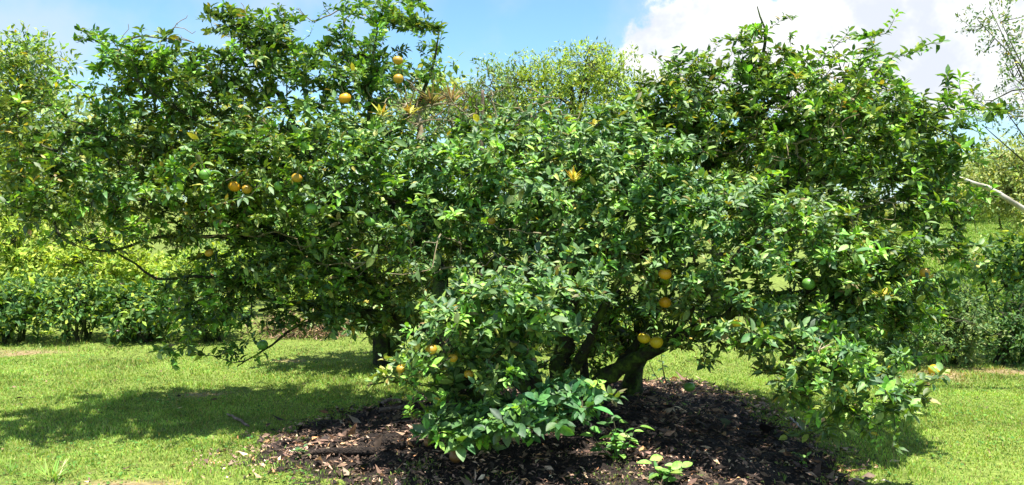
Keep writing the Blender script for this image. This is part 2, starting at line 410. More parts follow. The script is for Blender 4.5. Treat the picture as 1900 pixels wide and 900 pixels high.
def shoot_leaves(chains, r, n_lo, n_hi, ln, wr, cols, wts, flush, flush_col, axis_xy, span=.26, face=.5):
    P, D, Nn, L, Wd, T = [], [], [], [], [], []
    ga = 2.39996
    for pl, par, e, Lc, load, _ in chains:
        k = r.integers(n_lo, n_hi + 1); seg = np.linalg.norm(np.diff(pl, axis=0), axis=1); cum = np.concatenate([[0], np.cumsum(seg)]); tot = cum[-1]
        s = tot - np.linspace(0, 1, k) ** 1.25 * min(span, tot * .9)
        pos = np.stack([np.interp(s, cum, pl[:, q]) for q in range(3)], 1)
        x = nrm(np.cross(e, [0.3, .2, 1.0])); y = np.cross(e, x); an = r.random() * 6.28 + ga * np.arange(k)
        rad = np.cos(an)[:, None] * x + np.sin(an)[:, None] * y
        f = np.linspace(1, 0, k)[:, None]                       # leaves at the tip point forwards, lower ones out
        d = (rad * (.75 + .35 * (1 - f)) + e * (.25 + .75 * f ** 2) + r.normal(size=(k, 3)) * .22) * np.array([1, 1, .72]) + np.array([0, 0, .03])
        o = np.array([pl[-1][0] - axis_xy[0], pl[-1][1] - axis_xy[1], 0]); o = o / max(np.linalg.norm(o), .3)
        nn = np.array([0, 0, 1.0]) + o * face + r.normal(size=(k, 3)) * .40 + rad * .1
        young = r.random() < flush * (.35 + 1.3 * float(vnoise(pl[-1][0] * 1.2 + pl[-1][1], pl[-1][2], .8, 19)))
        sc = 1.0 + .32 * r.normal()
        sc = np.clip(sc, .5, 1.4)
        le = ln * sc * (.72 + .5 * r.random(k)) * np.where(np.arange(k) < 2, .8, 1)
        P.append(pos + d / np.linalg.norm(d, axis=1, keepdims=True) * .008); D.append(d); Nn.append(nn); L.append(le); Wd.append(le * wr * (.85 + .3 * r.random(k)))
        c = pick(cols, wts, k, r); q = pl[-1]; z1 = float(vnoise(q[0] + q[1], q[2] - q[1], .7, 17)); z2 = float(vnoise(q[0] - q[1], q[2] + q[1], .3, 18)); c = c * (.72 + .6 * z2) * np.array([.75 + .6 * z1, 1, 1.1 - .2 * z1])
        if young:
            m = (r.random(k) < .8)[:, None]; c = np.where(m, pick(flush_col, [1] * len(flush_col), k, r), c)
        T.append(c)
    return [np.concatenate(v) for v in (P, D, Nn, L, Wd, T)]

def leaf_frame(P, D, Nn, L, Wd):
    D = D / np.linalg.norm(D); Nn = Nn - (Nn @ D) * D; Nn = Nn / np.linalg.norm(Nn); S = np.cross(Nn, D)
    return Matrix(((D[0] * L, S[0] * Wd, Nn[0] * L, P[0]), (D[1] * L, S[1] * Wd, Nn[1] * L, P[1]), (D[2] * L, S[2] * Wd, Nn[2] * L, P[2]), (0, 0, 0, 1)))

_leaf_lib = {}
def leaf_piece(parent, P, D, Nn, L, Wd, tint, m, r, lib='citrus', name='leaf', tm=TM_FINE):
    """one leaf as an object of its own; alike leaves share mesh data"""
    q = tuple(np.round(np.log2(np.maximum(tint, .004)) * 2.0).astype(int)); k = int(r.integers(0, len(tm)))
    ra = max(.05, round(Wd / L / .06) * .06); key = (lib, q, k, ra)
    if key not in _leaf_lib:
        v, t = tm[k]; v = np.stack([v[:, 0], v[:, 1], v[:, 2] * ra + v[:, 3]], 1); me = np_mesh('leaf', v, t, np.repeat((2.0 ** (np.array(q) / 2.0))[None], len(v), 0)); me.materials.append(m); _leaf_lib[key] = me
    o = bpy.data.objects.new(name, _leaf_lib[key]); col.objects.link(o); o.parent = parent
    o.matrix_parent_inverse = Matrix.Translation(-Vector(parent.location)); o.matrix_basis = leaf_frame(P, D, Nn, L, Wd)
    return o

# ------------------------------------------------------------------ the big orange tree
rt = np.random.default_rng(3)
def reach(px, D):
    """the outer boughs of the big tree reach forwards, towards the viewer"""
    return D - .55 * float(np.clip((520 - px) / 420, 0, 1)) - .45 * float(np.clip((px - 1420) / 320, 0, 1)) * (D > 5.6)
def limb(rows, step=.07, wob=.012):
    p = np.array([list(A(a, b, reach(a, c))) + [d] for a, b, c, d in rows]); s = spline(p, step)
    s[1:-1, :3] += rt.normal(size=(len(s) - 2, 3)) * wob * np.clip(s[1:-1, 3:4] / .03, .4, 1.2) * .6
    return s
stems = [   # trunks that leave the ground
    [(893, 862, 5.2, .11), (886, 815, 5.2, .095), (872, 745, 5.22, .085), (850, 690, 5.3, .075), (830, 600, 5.45, .062), (815, 510, 5.65, .05), (792, 430, 5.85, .042), (784, 330, 6.0, .034), (778, 240, 6.1, .02)],
    [(1048, 765, 6.15, .11), (1040, 700, 6.15, .085), (1046, 640, 6.1, .075), (1060, 560, 6.0, .062), (1072, 470, 6.0, .05), (1088, 360, 6.1, .036), (1060, 265, 6.3, .026), (1020, 200, 6.4, .012)],
    [(1085, 765, 6.1, .08), (1120, 705, 6.0, .066), (1190, 662, 5.9, .052), (1270, 622, 5.7, .042), (1380, 575, 5.5, .036), (1500, 540, 5.4, .024), (1620, 520, 5.4, .01)],
    [(1172, 730, 6.75, .085), (1184, 680, 6.75, .07), (1190, 600, 6.7, .062), (1215, 500, 6.5, .056), (1268, 400, 6.3, .05), (1312, 320, 6.2, .042), (1370, 250, 6.2, .034), (1440, 180, 6.2, .022), (1480, 110, 6.2, .01)],
    [(1012, 760, 6.2, .10), (962, 705, 6.2, .08), (880, 655, 6.3, .07), (780, 612, 6.5, .06), (700, 587, 6.6, .052), (640, 575, 6.6, .04), (560, 562, 6.6, .026), (480, 577, 6.5, .012)],
]
boughs = [
    [(1040, 715, 6.15, .045), (1080, 660, 5.95, .04), (1105, 600, 5.85, .034), (1150, 520, 5.8, .026), (1230, 430, 5.7, .014)],
    [(1090, 730, 6.1, .04), (1085, 665, 6.2, .035), (1125, 610, 6.25, .028), (1150, 540, 6.3, .02)],
    [(1000, 735, 6.2, .045), (985, 670, 6.1, .04), (940, 600, 6.0, .03), (900, 500, 5.9, .022), (880, 400, 5.9, .01)],
    [(1130, 700, 6.0, .03), (1175, 640, 6.1, .026), (1205, 600, 6.1, .02), (1250, 540, 6.0, .01)],
    [(765, 605, 6.5, .05), (690, 545, 6.5, .046), (620, 500, 6.5, .04), (530, 445, 6.5, .034), (430, 395, 6.4, .026), (330, 380, 6.3, .018), (230, 368, 6.2, .009)],
    [(690, 545, 6.5, .038), (640, 430, 6.6, .033), (590, 330, 6.7, .026), (540, 220, 6.7, .019), (480, 110, 6.7, .008)],
    [(815, 510, 5.65, .036), (740, 400, 6.0, .032), (690, 280, 6.3, .026), (688, 150, 6.4, .018), (700, 50, 6.4, .007)],
    [(1312, 320, 6.2, .03), (1300, 250, 6.1, .022), (1290, 170, 6.0, .01)],
    [(1268, 400, 6.3, .034), (1400, 372, 6.1, .028), (1500, 335, 6.0, .022), (1610, 322, 6.0, .016), (1700, 345, 6.0, .012), (1755, 393, 6.0, .006)],
    [(1440, 180, 6.2, .02), (1560, 200, 6.2, .015), (1680, 212, 6.2, .010), (1770, 255, 6.2, .005)],
    [(1370, 250, 6.2, .022), (1400, 150, 6.1, .016), (1420, 70, 6.1, .010), (1405, 12, 6.1, .004)],
    [(530, 445, 6.5, .02), (420, 440, 6.4, .016), (300, 440, 6.3, .011), (200, 466, 6.2, .008), (140, 455, 6.2, .004)],
    [(520, 560, 6.55, .013), (430, 528, 6.4, .012), (380, 513, 6.35, .011), (290, 517, 6.3, .010), (250, 490, 6.3, .009), (200, 462, 6.25, .005)],
    [(1380, 575, 5.5, .022), (1470, 640, 5.05, .017), (1560, 690, 4.8, .013), (1640, 718, 4.7, .009), (1725, 715, 4.65, .004)],
    [(640, 575, 6.6, .016), (548, 606, 6.5, .012), (505, 640, 6.45, .009), (440, 680, 6.4, .004)],
    [(880, 790, 5.2, .02), (930, 768, 4.9, .013), (1000, 758, 4.75, .009), (1080, 760, 4.65, .004)],
    [(868, 735, 5.22, .018), (815, 720, 4.95, .012), (740, 708, 4.9, .008), (680, 715, 4.9, .004)],
    [(868, 735, 5.22, .024), (930, 650, 4.9, .018), (985, 570, 4.75, .012), (1010, 500, 4.8, .006)],
    [(1046, 640, 6.1, .04), (985, 540, 5.8, .034), (990, 430, 5.6, .026), (1005, 320, 5.7, .014), (990, 220, 5.9, .006)],
    [(1060, 560, 6.0, .034), (1130, 470, 5.6, .028), (1170, 380, 5.5, .02), (1200, 290, 5.6, .008)],
    [(1240, 630, 5.75, .03), (1330, 520, 5.4, .024), (1400, 440, 5.2, .018), (1480, 400, 5.1, .008)],
    [(590, 330, 6.7, .02), (480, 290, 6.5, .017), (360, 220, 6.4, .013), (250, 150, 6.4, .007), (200, 100, 6.4, .004)],
    [(430, 395, 6.4, .018), (330, 300, 6.3, .014), (200, 255, 6.3, .009), (90, 235, 6.3, .004)],
    [(1185, 670, 6.75, .05), (1120, 560, 6.9, .04), (1150, 430, 6.9, .03), (1180, 330, 6.9, .02), (1230, 220, 6.8, .008)],
    [(784, 330, 6.0, .026), (835, 260, 6.2, .018), (880, 215, 6.3, .012)],
    [(690, 280, 6.3, .02), (770, 200, 6.4, .015), (800, 130, 6.4, .011), (815, 60, 6.4, .005)],
]
SL = [limb(s) for s in stems]; BL = [limb(b) for b in boughs]
for s in SL:                                     # plant the trunks and flare their feet
    s[0, 2] = top_z(s[0, 0], s[0, 1]) - .06; s[:3, 3] *= (1.3, 1.12, 1.03)
#        px    py   D    rx   ry  depth weight
lobes = [(230, 125, 6.4, 120, 60, .6, 1.25), (150, 105, 6.4, 50, 36, .4, 1.0), (150, 250, 6.4, 125, 85, .6, 1.2), (340, 200, 6.5, 160, 115, .7, 1.1), (470, 110, 6.6, 95, 85, .6, 1.1), (430, 35, 6.6, 45, 25, .3, .7), (525, 55, 6.6, 60, 35, .4, .9),
         (600, 130, 6.6, 120, 95, .6, 1.2), (695, 65, 6.4, 75, 75, .5, 1.3), (650, 15, 6.4, 30, 22, .3, .8), (760, 25, 6.4, 30, 30, .3, .9), (815, 85, 6.4, 38, 34, .3, .6), (800, 150, 6.4, 40, 50, .4, .35), (700, 150, 6.3, 70, 55, .5, 1.2),
         (190, 350, 6.2, 170, 75, .5, .85), (90, 370, 6.2, 80, 60, .4, .6), (620, 590, 6.3, 100, 32, .4, .6), (60, 215, 6.3, 50, 40, .4, .7), (420, 330, 6.2, 190, 115, .7, 1.2), (620, 300, 6.1, 170, 130, .7, 1.2), (490, 460, 6.3, 170, 75, .6, 1.05), (290, 430, 6.2, 110, 40, .4, .6), (600, 500, 6.2, 110, 60, .5, .9),
         (360, 590, 6.3, 75, 70, .4, .5), (440, 660, 6.3, 45, 38, .3, .4), (335, 650, 6.3, 30, 25, .3, .35), (560, 600, 6.4, 40, 25, .3, .2), (430, 540, 6.3, 90, 45, .4, .7),
         (840, 310, 5.9, 140, 85, .6, .95), (900, 250, 6.1, 80, 45, .5, .4), (1000, 330, 5.6, 150, 110, .6, 1.1), (1050, 260, 6.0, 110, 50, .5, .5), (1150, 340, 5.6, 150, 140, .6, 1.15), (820, 440, 5.8, 150, 85, .6, 1.0), (720, 400, 6.0, 130, 90, .6, 1.1), (1050, 440, 5.6, 170, 75, .6, 1.0),
         (960, 540, 4.85, 140, 65, .4, 1.0), (850, 610, 4.9, 115, 75, .4, 1.05), (990, 600, 4.9, 100, 50, .35, .9), (1060, 540, 5.1, 100, 60, .4, .9), (790, 690, 4.9, 95, 45, .35, .8), (710, 712, 4.9, 45, 20, .25, .5), (900, 690, 4.85, 110, 50, .35, .85), (960, 770, 4.7, 100, 45, .3, .75), (830, 790, 4.75, 60, 40, .25, .6), (1060, 740, 4.8, 75, 38, .3, .6), (1100, 775, 4.65, 25, 14, .15, .4), (870, 840, 4.85, 60, 25, .2, .4),
         (1250, 170, 6.0, 70, 60, .5, .9), (1330, 170, 6.1, 110, 85, .5, 1.0), (1430, 130, 6.2, 95, 80, .5, 1.0), (1400, 55, 6.1, 38, 38, .3, .5), (1400, 12, 6.1, 28, 14, .2, .4), (1455, 45, 6.1, 25, 22, .2, .5), (1300, 105, 6.0, 25, 22, .2, .6), (1590, 120, 6.2, 95, 60, .5, 1.0), (1600, 200, 6.2, 150, 90, .6, 1.1), (1740, 135, 6.2, 55, 45, .4, 1.2), (1680, 110, 6.2, 70, 40, .4, 1.0), (1730, 230, 6.2, 95, 110, .5, 1.0), (1790, 300, 6.1, 50, 60, .4, .7),
         (1480, 250, 6.1, 150, 80, .6, 1.05), (1620, 310, 6.0, 140, 45, .5, .7), (1730, 370, 6.0, 65, 30, .3, .4), (1250, 270, 6.0, 90, 70, .5, 1.0), (1350, 390, 5.3, 190, 75, .6, 1.25), (1500, 460, 5.2, 180, 85, .6, 1.25), (1650, 480, 5.3, 110, 55, .5, 1.0), (1260, 480, 5.3, 130, 75, .5, 1.1), (1340, 560, 5.3, 160, 60, .5, 1.0), (1590, 560, 5.2, 140, 75, .5, 1.05), (1720, 540, 5.3, 60, 40, .4, .8), (1420, 620, 5.2, 100, 45, .4, .85), (1560, 650, 5.1, 110, 55, .4, .9),
         (1560, 730, 5.05, 120, 55, .4, .8), (1670, 720, 5.0, 75, 50, .3, .8), (1620, 790, 4.95, 75, 35, .3, .7), (1460, 700, 5.0, 60, 40, .3, .6)]
lobes += [(1110, 610, 5.9, 85, 45, .4, .8), (1000, 645, 6.4, 75, 40, .4, .7), (1160, 540, 6.3, 90, 60, .5, .9), (1650, 400, 6.0, 115, 28, .4, .35), (330, 110, 6.5, 90, 45, .5, .9), (800, 90, 6.4, 45, 60, .3, .4),
          (1380, 300, 6.9, 150, 80, .5, .8), (1600, 280, 6.8, 140, 80, .5, .7), (560, 380, 6.9, 170, 100, .5, .8), (900, 400, 6.8, 170, 110, .5, .9), (700, 500, 6.8, 120, 70, .5, .9), (880, 520, 6.2, 110, 70, .5, .9), (760, 560, 6.3, 80, 45, .4, .7), (1230, 590, 6.0, 70, 40, .4, .5), (330, 330, 6.8, 150, 90, .5, .6)]
lobes = [(l[0], l[1], reach(l[0], l[2]) - (.38 if l[0] >= 1380 and l[1] >= 600 else 0)) + l[3:] for l in lobes]
lobes += [(420, 270, 6.5, 370, 170, .7, .30), (800, 360, 6.2, 300, 120, .7, .35), (1050, 370, 6.1, 280, 140, .7, .4), (1300, 280, 6.1, 200, 150, .6, .45), (1520, 230, 5.9, 280, 150, .7, .45), (1600, 400, 5.7, 210, 110, .6, .4), (1480, 560, 5.4, 260, 130, .6, .45), (1760, 360, 5.8, 70, 60, .4, .5), (1690, 420, 5.7, 110, 50, .4, .5), (1230, 230, 6.2, 90, 70, .5, .8),
          (560, 510, 6.3, 190, 60, .6, .7), (640, 580, 6.6, 90, 40, .4, .5), (1330, 640, 5.7, 120, 35, .4, .5), (1260, 660, 6.1, 70, 22, .3, .35), (1000, 690, 5.9, 80, 40, .4, .5), (1130, 650, 6.3, 70, 45, .3, .5), (1700, 640, 5.3, 70, 60, .4, .7), (1740, 480, 5.4, 70, 60, .4, .7), (1500, 780, 5.1, 60, 30, .3, .5), (160, 430, 5.9, 130, 40, .4, .4), (60, 300, 6.0, 60, 90, .4, .65), (860, 760, 4.9, 110, 60, .3, .7), (930, 820, 4.9, 60, 35, .25, .6)]
lobes += [(1000, 210, 6.2, 130, 45, .4, .5), (1150, 215, 6.2, 80, 50, .4, .6), (1000, 600, 6.6, 90, 50, .4, .8), (1150, 600, 6.8, 80, 50, .4, .8), (960, 640, 6.5, 80, 35, .3, .6), (1080, 690, 6.5, 60, 20, .2, .4), (1220, 600, 6.4, 80, 55, .4, 1.0), (1330, 590, 6.3, 90, 40, .4, .8), (1140, 640, 6.7, 60, 40, .3, .8), (350, 580, 6.2, 80, 60, .35, .7), (420, 640, 6.2, 60, 35, .3, .5), (500, 590, 6.3, 70, 35, .3, .5)]
lobes = [l for l in lobes if not (l[1] >= 765 and l[0] < 1200)]
chains = grow(SL + BL, lobes, 15200, rt, hollow=.31)
suckers = grow(SL + BL, [(960, 768, 4.62, 95, 34, .2, 1), (812, 800, 4.66, 48, 34, .15, 1), (1092, 768, 4.56, 36, 16, .1, .9), (1060, 735, 4.75, 60, 26, .2, .8), (880, 800, 4.75, 60, 40, .2, .9)], 125, rt)
axis_xy = np.array([.35, 6.1])
CIT = [(.040, .100, .020), (.066, .145, .026), (.105, .195, .034), (.18, .265, .045), (.28, .27, .04), (.16, .13, .04)]
CW = [.23, .30, .26, .165, .032, .013]
FLUSH = [(.17, .36, .035), (.25, .42, .05), (.13, .31, .032)]
lp, ld, lnn, ll, lw, lt = shoot_leaves(chains, rt, 10, 15, .059, .44, CIT, CW, .2, FLUSH, axis_xy, .20)
big_l = shoot_leaves(suckers, rt, 7, 10, .076, .52, [(.05, .14, .03), (.08, .19, .035), (.035, .10, .025)], [.35, .3, .35], .28, FLUSH, axis_xy, .2)
lp, ld, lnn, ll, lw, lt = (np.concatenate([a_, b_]) for a_, b_ in zip((lp, ld, lnn, ll, lw, lt), big_l)); chains = chains + [[c_[0], -1] + c_[2:] for c_ in suckers]
ok = lp[:, 2] > top_z(lp[:, 0], lp[:, 1]) + .03
lp, ld, lnn, ll, lw, lt = (v[ok] for v in (lp, ld, lnn, ll, lw, lt))

# fruit: (photo column, row, material, radius) at the outside of the crown
fruits = [(640, 182, 'ripe', .046, 'ripe orange high in the upper left crown below the two oranges near the gap'),
          (738, 112, 'dull', .042, 'upper of two dull oranges at the edge of the highest left bough'),
          (739, 146, 'dull', .043, 'lower of two dull oranges at the edge of the highest left bough'),
          (435, 346, 'ripe', .043, 'ripe orange, left one of a touching pair in the left crown'),
          (458, 351, 'dull', .040, 'dull shaded orange, right one of a touching pair in the left crown'),
          (551, 330, 'dull', .044, 'dull orange partly behind leaves right of the pair in the left crown'),
          (380, 323, 'green', .043, 'pale green unripe orange, leftmost fruit of the tree, above the bare bough'),
          (578, 387, 'green', .043, 'round green unripe orange in the middle of the left crown'),
          (518, 345, 'green', .036, 'small green unripe orange between the orange pair and the dull orange'),
          (686, 411, 'green', .038, 'green unripe orange half hidden left of the central limbs'),
          (388, 469, 'dull', .036, 'dark orange hanging under the left crown above the bare curved bough'),
          (487, 640, 'green', .044, 'greenish orange hanging from the drooping left branch over the lawn'),
          (912, 410, 'dull', .032, 'small dull orange deep in the middle of the crown'),
          (1234, 508, 'ripe', .043, 'bright ripe orange, topmost of the four on the right bough'),
          (1234, 561, 'ripe', .042, 'ripe orange half covered by leaves between the topmost orange and the low pair'),
          (1195, 627, 'yellow', .044, 'yellow orange with green shade, left one of the low touching pair'),
          (1218, 635, 'yellow', .046, 'bright yellow orange, right one of the low touching pair'),
          (800, 648, 'dull', .038, 'orange among the low shoots at the left of the front trunk'),
          (840, 664, 'dull', .033, 'small dull orange half hidden above the front trunk'),
          (870, 694, 'dull', .034, 'dull orange low in shade just above the front trunk'),
          (744, 684, 'dull', .032, 'small orange at the left tip of the low front shoots'),
          (1368, 601, 'yellow', .030, 'small pale yellow orange in the lower right crown'),
          (1500, 527, 'green', .043, 'light green unripe orange in the right crown'),
          (1716, 506, 'dull', .036, 'dull orange at the far right edge of the crown'),
          (1279, 718, 'green', .043, 'green orange hanging just above the dark mulch on the right')]
cpx, cpy, cdp = proj(lp + nrm(ld) * ll[:, None] * .5)
fruit_pos = []; kill = np.zeros(len(lp), bool)
for px, py, kind, rad, label in fruits:
    near = np.hypot(cpx - px, cpy - py) < 34
    dd = np.sort(cdp[near]); D = dd[int(len(dd) * .10)] if len(dd) > 6 else 6.2
    if label.startswith('greenish orange'): D = 6.4
    if py == 718: D = 6.1
    if len(fruit_pos) and label.find('right one of') >= 0: D = fruit_pos[-1][0][1] - .02
    if 'low touching pair' in label: D = 5.5 if 'left one' in label else 5.48
    p = A(px, py, D); rp = rad * F / D
    kill |= (np.hypot(cpx - px, cpy - py) < rp + 9) & (cdp < D + .03) & (rt.random(len(lp)) < (1.0 if 'low touching pair' in label else .9 if kind in ('ripe', 'yellow', 'green') or 'pair' in label else .36))
    fruit_pos.append((p, kind, rad * (.9 if kind == 'dull' else 1), label))
lp, ld, lnn, ll, lw, lt = (v[~kill] for v in (lp, ld, lnn, ll, lw, lt))

# the leaves that show largest become pieces of their own
def choose_front(P, D, Nn, L, Wd, n, cell=7.0, tol=.10):
    c = P + nrm(D) * L[:, None] * .5
    x, y, d = proj(c); nn = nrm(Nn - (Nn * nrm(D)).sum(1, keepdims=True) * nrm(D))
    view = nrm(CAM - c); cosv = np.abs((nn * view).sum(1))
    inb = (x > 5) & (x < W_ - 5) & (y > 5) & (y < H_ - 5)
    key = (np.floor(x / cell).astype(int) + 1000) * 4096 + np.floor(y / cell).astype(int) + 1000
    mind = {}
    for k, v in zip(key, d):
        if v < mind.get(k, 1e9): mind[k] = v
    front = np.array([d[i] <= min(mind.get(key[i] + a * 4096 + b, 1e9) for a in (-1, 0, 1) for b in (-1, 0, 1)) + tol for i in range(len(d))])
    area = L * Wd * (cosv + .05) / d ** 2 * np.where(inb & front, 1, 0)
    return np.argsort(-area)[:n]
big = choose_front(lp, ld, lnn, ll, lw, 300)
tree = thing('orange_tree', 'broad mossy orange tree with dense glossy leaves standing in dark mulch', 'tree', (axis_xy[0], axis_xy[1], float(top_z(*axis_xy))))
for s in SL:
    v, t = tube_geom(s[:, :3], s[:, 3], 11, lump=.2, r2=rt); link('trunk', np_mesh('trunk', v, t), MAT['bark'], tree)
for s in BL:
    v, t = tube_geom(s[:, :3], s[:, 3], 8, lump=.17, r2=rt); link('limb', np_mesh('limb', v, t), MAT['bark'], tree)
v, t = twig_geom(chains); o = link('twigs', np_mesh('twigs', v, t), MAT['twig'], tree); o['kind'] = 'stuff'
dead = grow(SL + BL, [(790, 200, 6.1, 110, 60, .35, 2.2), (880, 190, 6.0, 60, 50, .3, 2.0), (1010, 210, 5.9, 120, 50, .3, .7), (1520, 210, 5.7, 170, 80, .5, .25), (300, 70, 6.3, 160, 40, .3, .2), (560, 30, 6.4, 100, 40, .3, .3), (300, 420, 6.0, 220, 60, .5, .25), (1000, 480, 5.4, 250, 120, .5, .25), (1650, 380, 5.6, 140, 50, .4, .5), (620, 470, 5.9, 160, 70, .3, .4), (1400, 280, 5.7, 130, 60, .3, .5)], 620, rt)
v, t = twig_geom(dead, .0026); o = link('dead_twigs', np_mesh('dead_twigs', v, t), MAT['dead'], tree); o['kind'] = 'stuff'
mask = np.ones(len(lp), bool); mask[big] = False
v, t, c = leaves_geom(lp[mask], ld[mask], lnn[mask], ll[mask], lw[mask], lt[mask], TM_CITRUS, 4)
o = link('foliage', np_mesh('foliage', v, t, c), MAT['leaf'], tree); o['kind'] = 'stuff'
for i in big: leaf_piece(tree, lp[i], ld[i], lnn[i], ll[i], lw[i], lt[i], MAT['leaf'], rt)
print('orange tree leaves', len(lp), 'shoots', len(chains))

# ------------------------------------------------------------------ oranges
def fruit_mesh(sq, seed):
    r = np.random.default_rng(seed); nu, nv = 20, 12; V, T = [], []
    ph = r.random(4) * 6.28
    for j in range(nv + 1):
        th = math.pi * j / nv
        for i in range(nu):
            a = 2 * math.pi * i / nu
            q = 1 + .018 * math.sin(2 * a + ph[0]) * math.sin(th) + .012 * math.sin(3 * a + ph[1]) + .02 * math.cos(2 * th + ph[2])
            z = math.cos(th); dent = .10 * math.exp(-(th / .32) ** 2) + .05 * math.exp(-((math.pi - th) / .25) ** 2)
            V.append((math.sin(th) * math.cos(a) * q, math.sin(th) * math.sin(a) * q, (z - math.copysign(dent, z)) * sq))
    for j in range(nv):
        for i in range(nu): T.append((j * nu + i, (j + 1) * nu + i, (j + 1) * nu + (i + 1) % nu, j * nu + (i + 1) % nu))
    return np_mesh('orange', np.array(V), np.array(T))
FM = {}
def fruit_obj(p, kind, rad, label, cat='orange', group='oranges on the tree', tilt=None, stem=True):
    k = random.randrange(3)
    if (kind, k) not in FM:
        me = fruit_mesh((.86, .82, .9)[k], k); me.materials.append(MAT[kind]); FM[(kind, k)] = me
    o = bpy.data.objects.new('orange', FM[(kind, k)]); col.objects.link(o); o.location = Vector(p); o.scale = (rad,) * 3
    tl = tilt or (random.uniform(-.35, .35), random.uniform(-.35, .35), random.uniform(0, 6))
    o.rotation_euler = tl; tag(o, label, cat, group)
    if stem:
        pts = np.array([(0, 0, .74), (.02, .01, .9), (.06, .02, 1.35), (.16, .08, 1.9)]); v, t = tube_geom(pts, [.20, .09, .06, .05], 7)
        s = bpy.data.objects.new('stem', np_mesh('stem', v, t)); s.data.materials.append(MAT['twig']); col.objects.link(s); s.parent = o
    return o
for p, kind, rad, label in fruit_pos: fruit_obj(p, kind, rad, label)

# ------------------------------------------------------------------ shrubs and trees behind
def bush(name, label, cat, px, base_D, lob, n, ln, wr, cols, wts, group=None, seed=1, mt='shrub', stems_n=5, trunk=None, flower=None, shell=.45, trunk_mat='bark', up=.8):
    """lob: (px, py, D, rx, ry, depth). Foliage is many small leaves in clumps at the end of real stems."""
    r = np.random.default_rng(seed); D0 = base_D; bxy = A(px, 500, D0); b = np.array([bxy[0], D0, float(gz(bxy[0], D0))])
    e = thing(name, label, cat, b, group)
    w = np.array([l[3] * l[4] * l[5] ** .5 for l in lob]); nc = max(20, n // 14); cnt = r.multinomial(nc, w / w.sum())
    C, O = [], []
    for l, c in zip(lob, cnt):
        k = l[2] / F; d = nrm(r.normal(size=(c, 3))); rr = r.random(c) ** shell
        C.append(A(l[0], l[1], l[2]) + d * np.array([l[3] * k, l[5], l[4] * k]) * (rr * (.82 + .36 * r.random(c)))[:, None]); O.append(d)
    C, O = np.concatenate(C), np.concatenate(O)
    C[:, 2] = np.maximum(C[:, 2], gz(C[:, 0], C[:, 1]) + .06)
    # wood
    limbs = []
    if trunk: limbs.append(spline(np.array([list(b + np.array([0, 0, -.05])) + [trunk[0][3] * 1.3]] + [list(A(a_, b_, c_)) + [d_] for a_, b_, c_, d_ in trunk]), .15))
    for k in range(stems_n):
        l = lob[k % len(lob)]; q = A(l[0], l[1], l[2]) + r.normal(size=3) * np.array([l[3] * l[2] / F, l[5], l[4] * l[2] / F]) * .35
        st = b + np.array([r.normal() * .08, r.normal() * .08, -.04]) if not trunk else limbs[0][int(len(limbs[0]) * r.uniform(.35, .95)), :3]
        rad = .022 if not trunk else trunk[-1][3] * .8
        mid = st * .5 + q * .5 + np.array([0, 0, .12]) + r.normal(size=3) * .06
        limbs.append(spline(np.array([list(st) + [rad], list(mid) + [rad * .7], list(q) + [rad * .3]]), .15))
    for q_, s in enumerate(limbs):
        v, t = tube_geom(s[:, :3], s[:, 3], 7, lump=.1, r2=r); link('trunk' if trunk and q_ == 0 else 'stem', np_mesh('stem', v, t), MAT[trunk_mat], e)
    nodes = np.concatenate([s[len(s) // 3:, :3] for s in limbs]); tw = []
    for c in C[::2]:
        a = nodes[int(np.argmin(((nodes - c) ** 2).sum(1)))]; m = a * .45 + c * .55 + np.array([0, 0, -.04]) + r.normal(size=3) * .03
        tw.append(tube_geom(np.array([a, m, c]), [.006, .004, .0015], 3, cap=False))
    v, t = join(tw); o = link('twigs', np_mesh('twigs', v, t), MAT['twig'], e); o['kind'] = 'stuff'
    k = 14; n = len(C) * k
    cl = np.repeat(np.arange(len(C)), k); d = nrm(r.normal(size=(n, 3)) + O[cl] * .6 + np.array([0, 0, .15])); le = ln * (.65 + .6 * r.random(n)) * np.repeat(.8 + .4 * r.random(len(C)), k)
    P = C[cl] + d * (ln * .55 * r.random(n))[:, None] + r.normal(size=(n, 3)) * ln * .5
    P[:, 2] = np.maximum(P[:, 2], gz(P[:, 0], P[:, 1]) + .02)
    Nn = np.array([0, 0, up]) + O[cl] * .45 + r.normal(size=(n, 3)) * .5
    tone = np.repeat(.75 + .5 * r.random((len(C), 1)), k, 0); c = pick(cols, wts, n, r) * tone
    v, t, cc = leaves_geom(P, d, Nn, le, le * wr, c, TM_CHEAP, seed); o = link('foliage', np_mesh('foliage', v, t, cc), MAT[mt], e); o['kind'] = 'stuff'
    if flower:
        fc, m_ = flower; j = r.choice(len(C), m_); P2 = np.repeat(C[j] + O[j] * .06, 5, 0); d2 = nrm(r.normal(size=(m_ * 5, 3)) + np.array([0, -.4, .5])); l2 = .03 * (.7 + .6 * r.random(m_ * 5))
        v, t, cc = leaves_geom(P2, d2, r.normal(size=(m_ * 5, 3)), l2, l2 * .7, pick([fc], [1], m_ * 5, r), TM_CHEAP, 1); o = link('flowers', np_mesh('flowers', v, t, cc), MAT[mt], e); o['kind'] = 'stuff'
    return e
YG = [(.18, .28, .025), (.26, .36, .032), (.34, .40, .05), (.10, .19, .022)]
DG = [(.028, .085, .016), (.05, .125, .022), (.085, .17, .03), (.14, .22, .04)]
MG = [(.06, .13, .03), (.10, .18, .04), (.15, .22, .06), (.20, .24, .07)]
HAZE_PALE = [(.20, .26, .06), (.27, .32, .08), (.14, .21, .05), (.34, .35, .11)]  # washed-out greens: distance haze put into the leaf colour
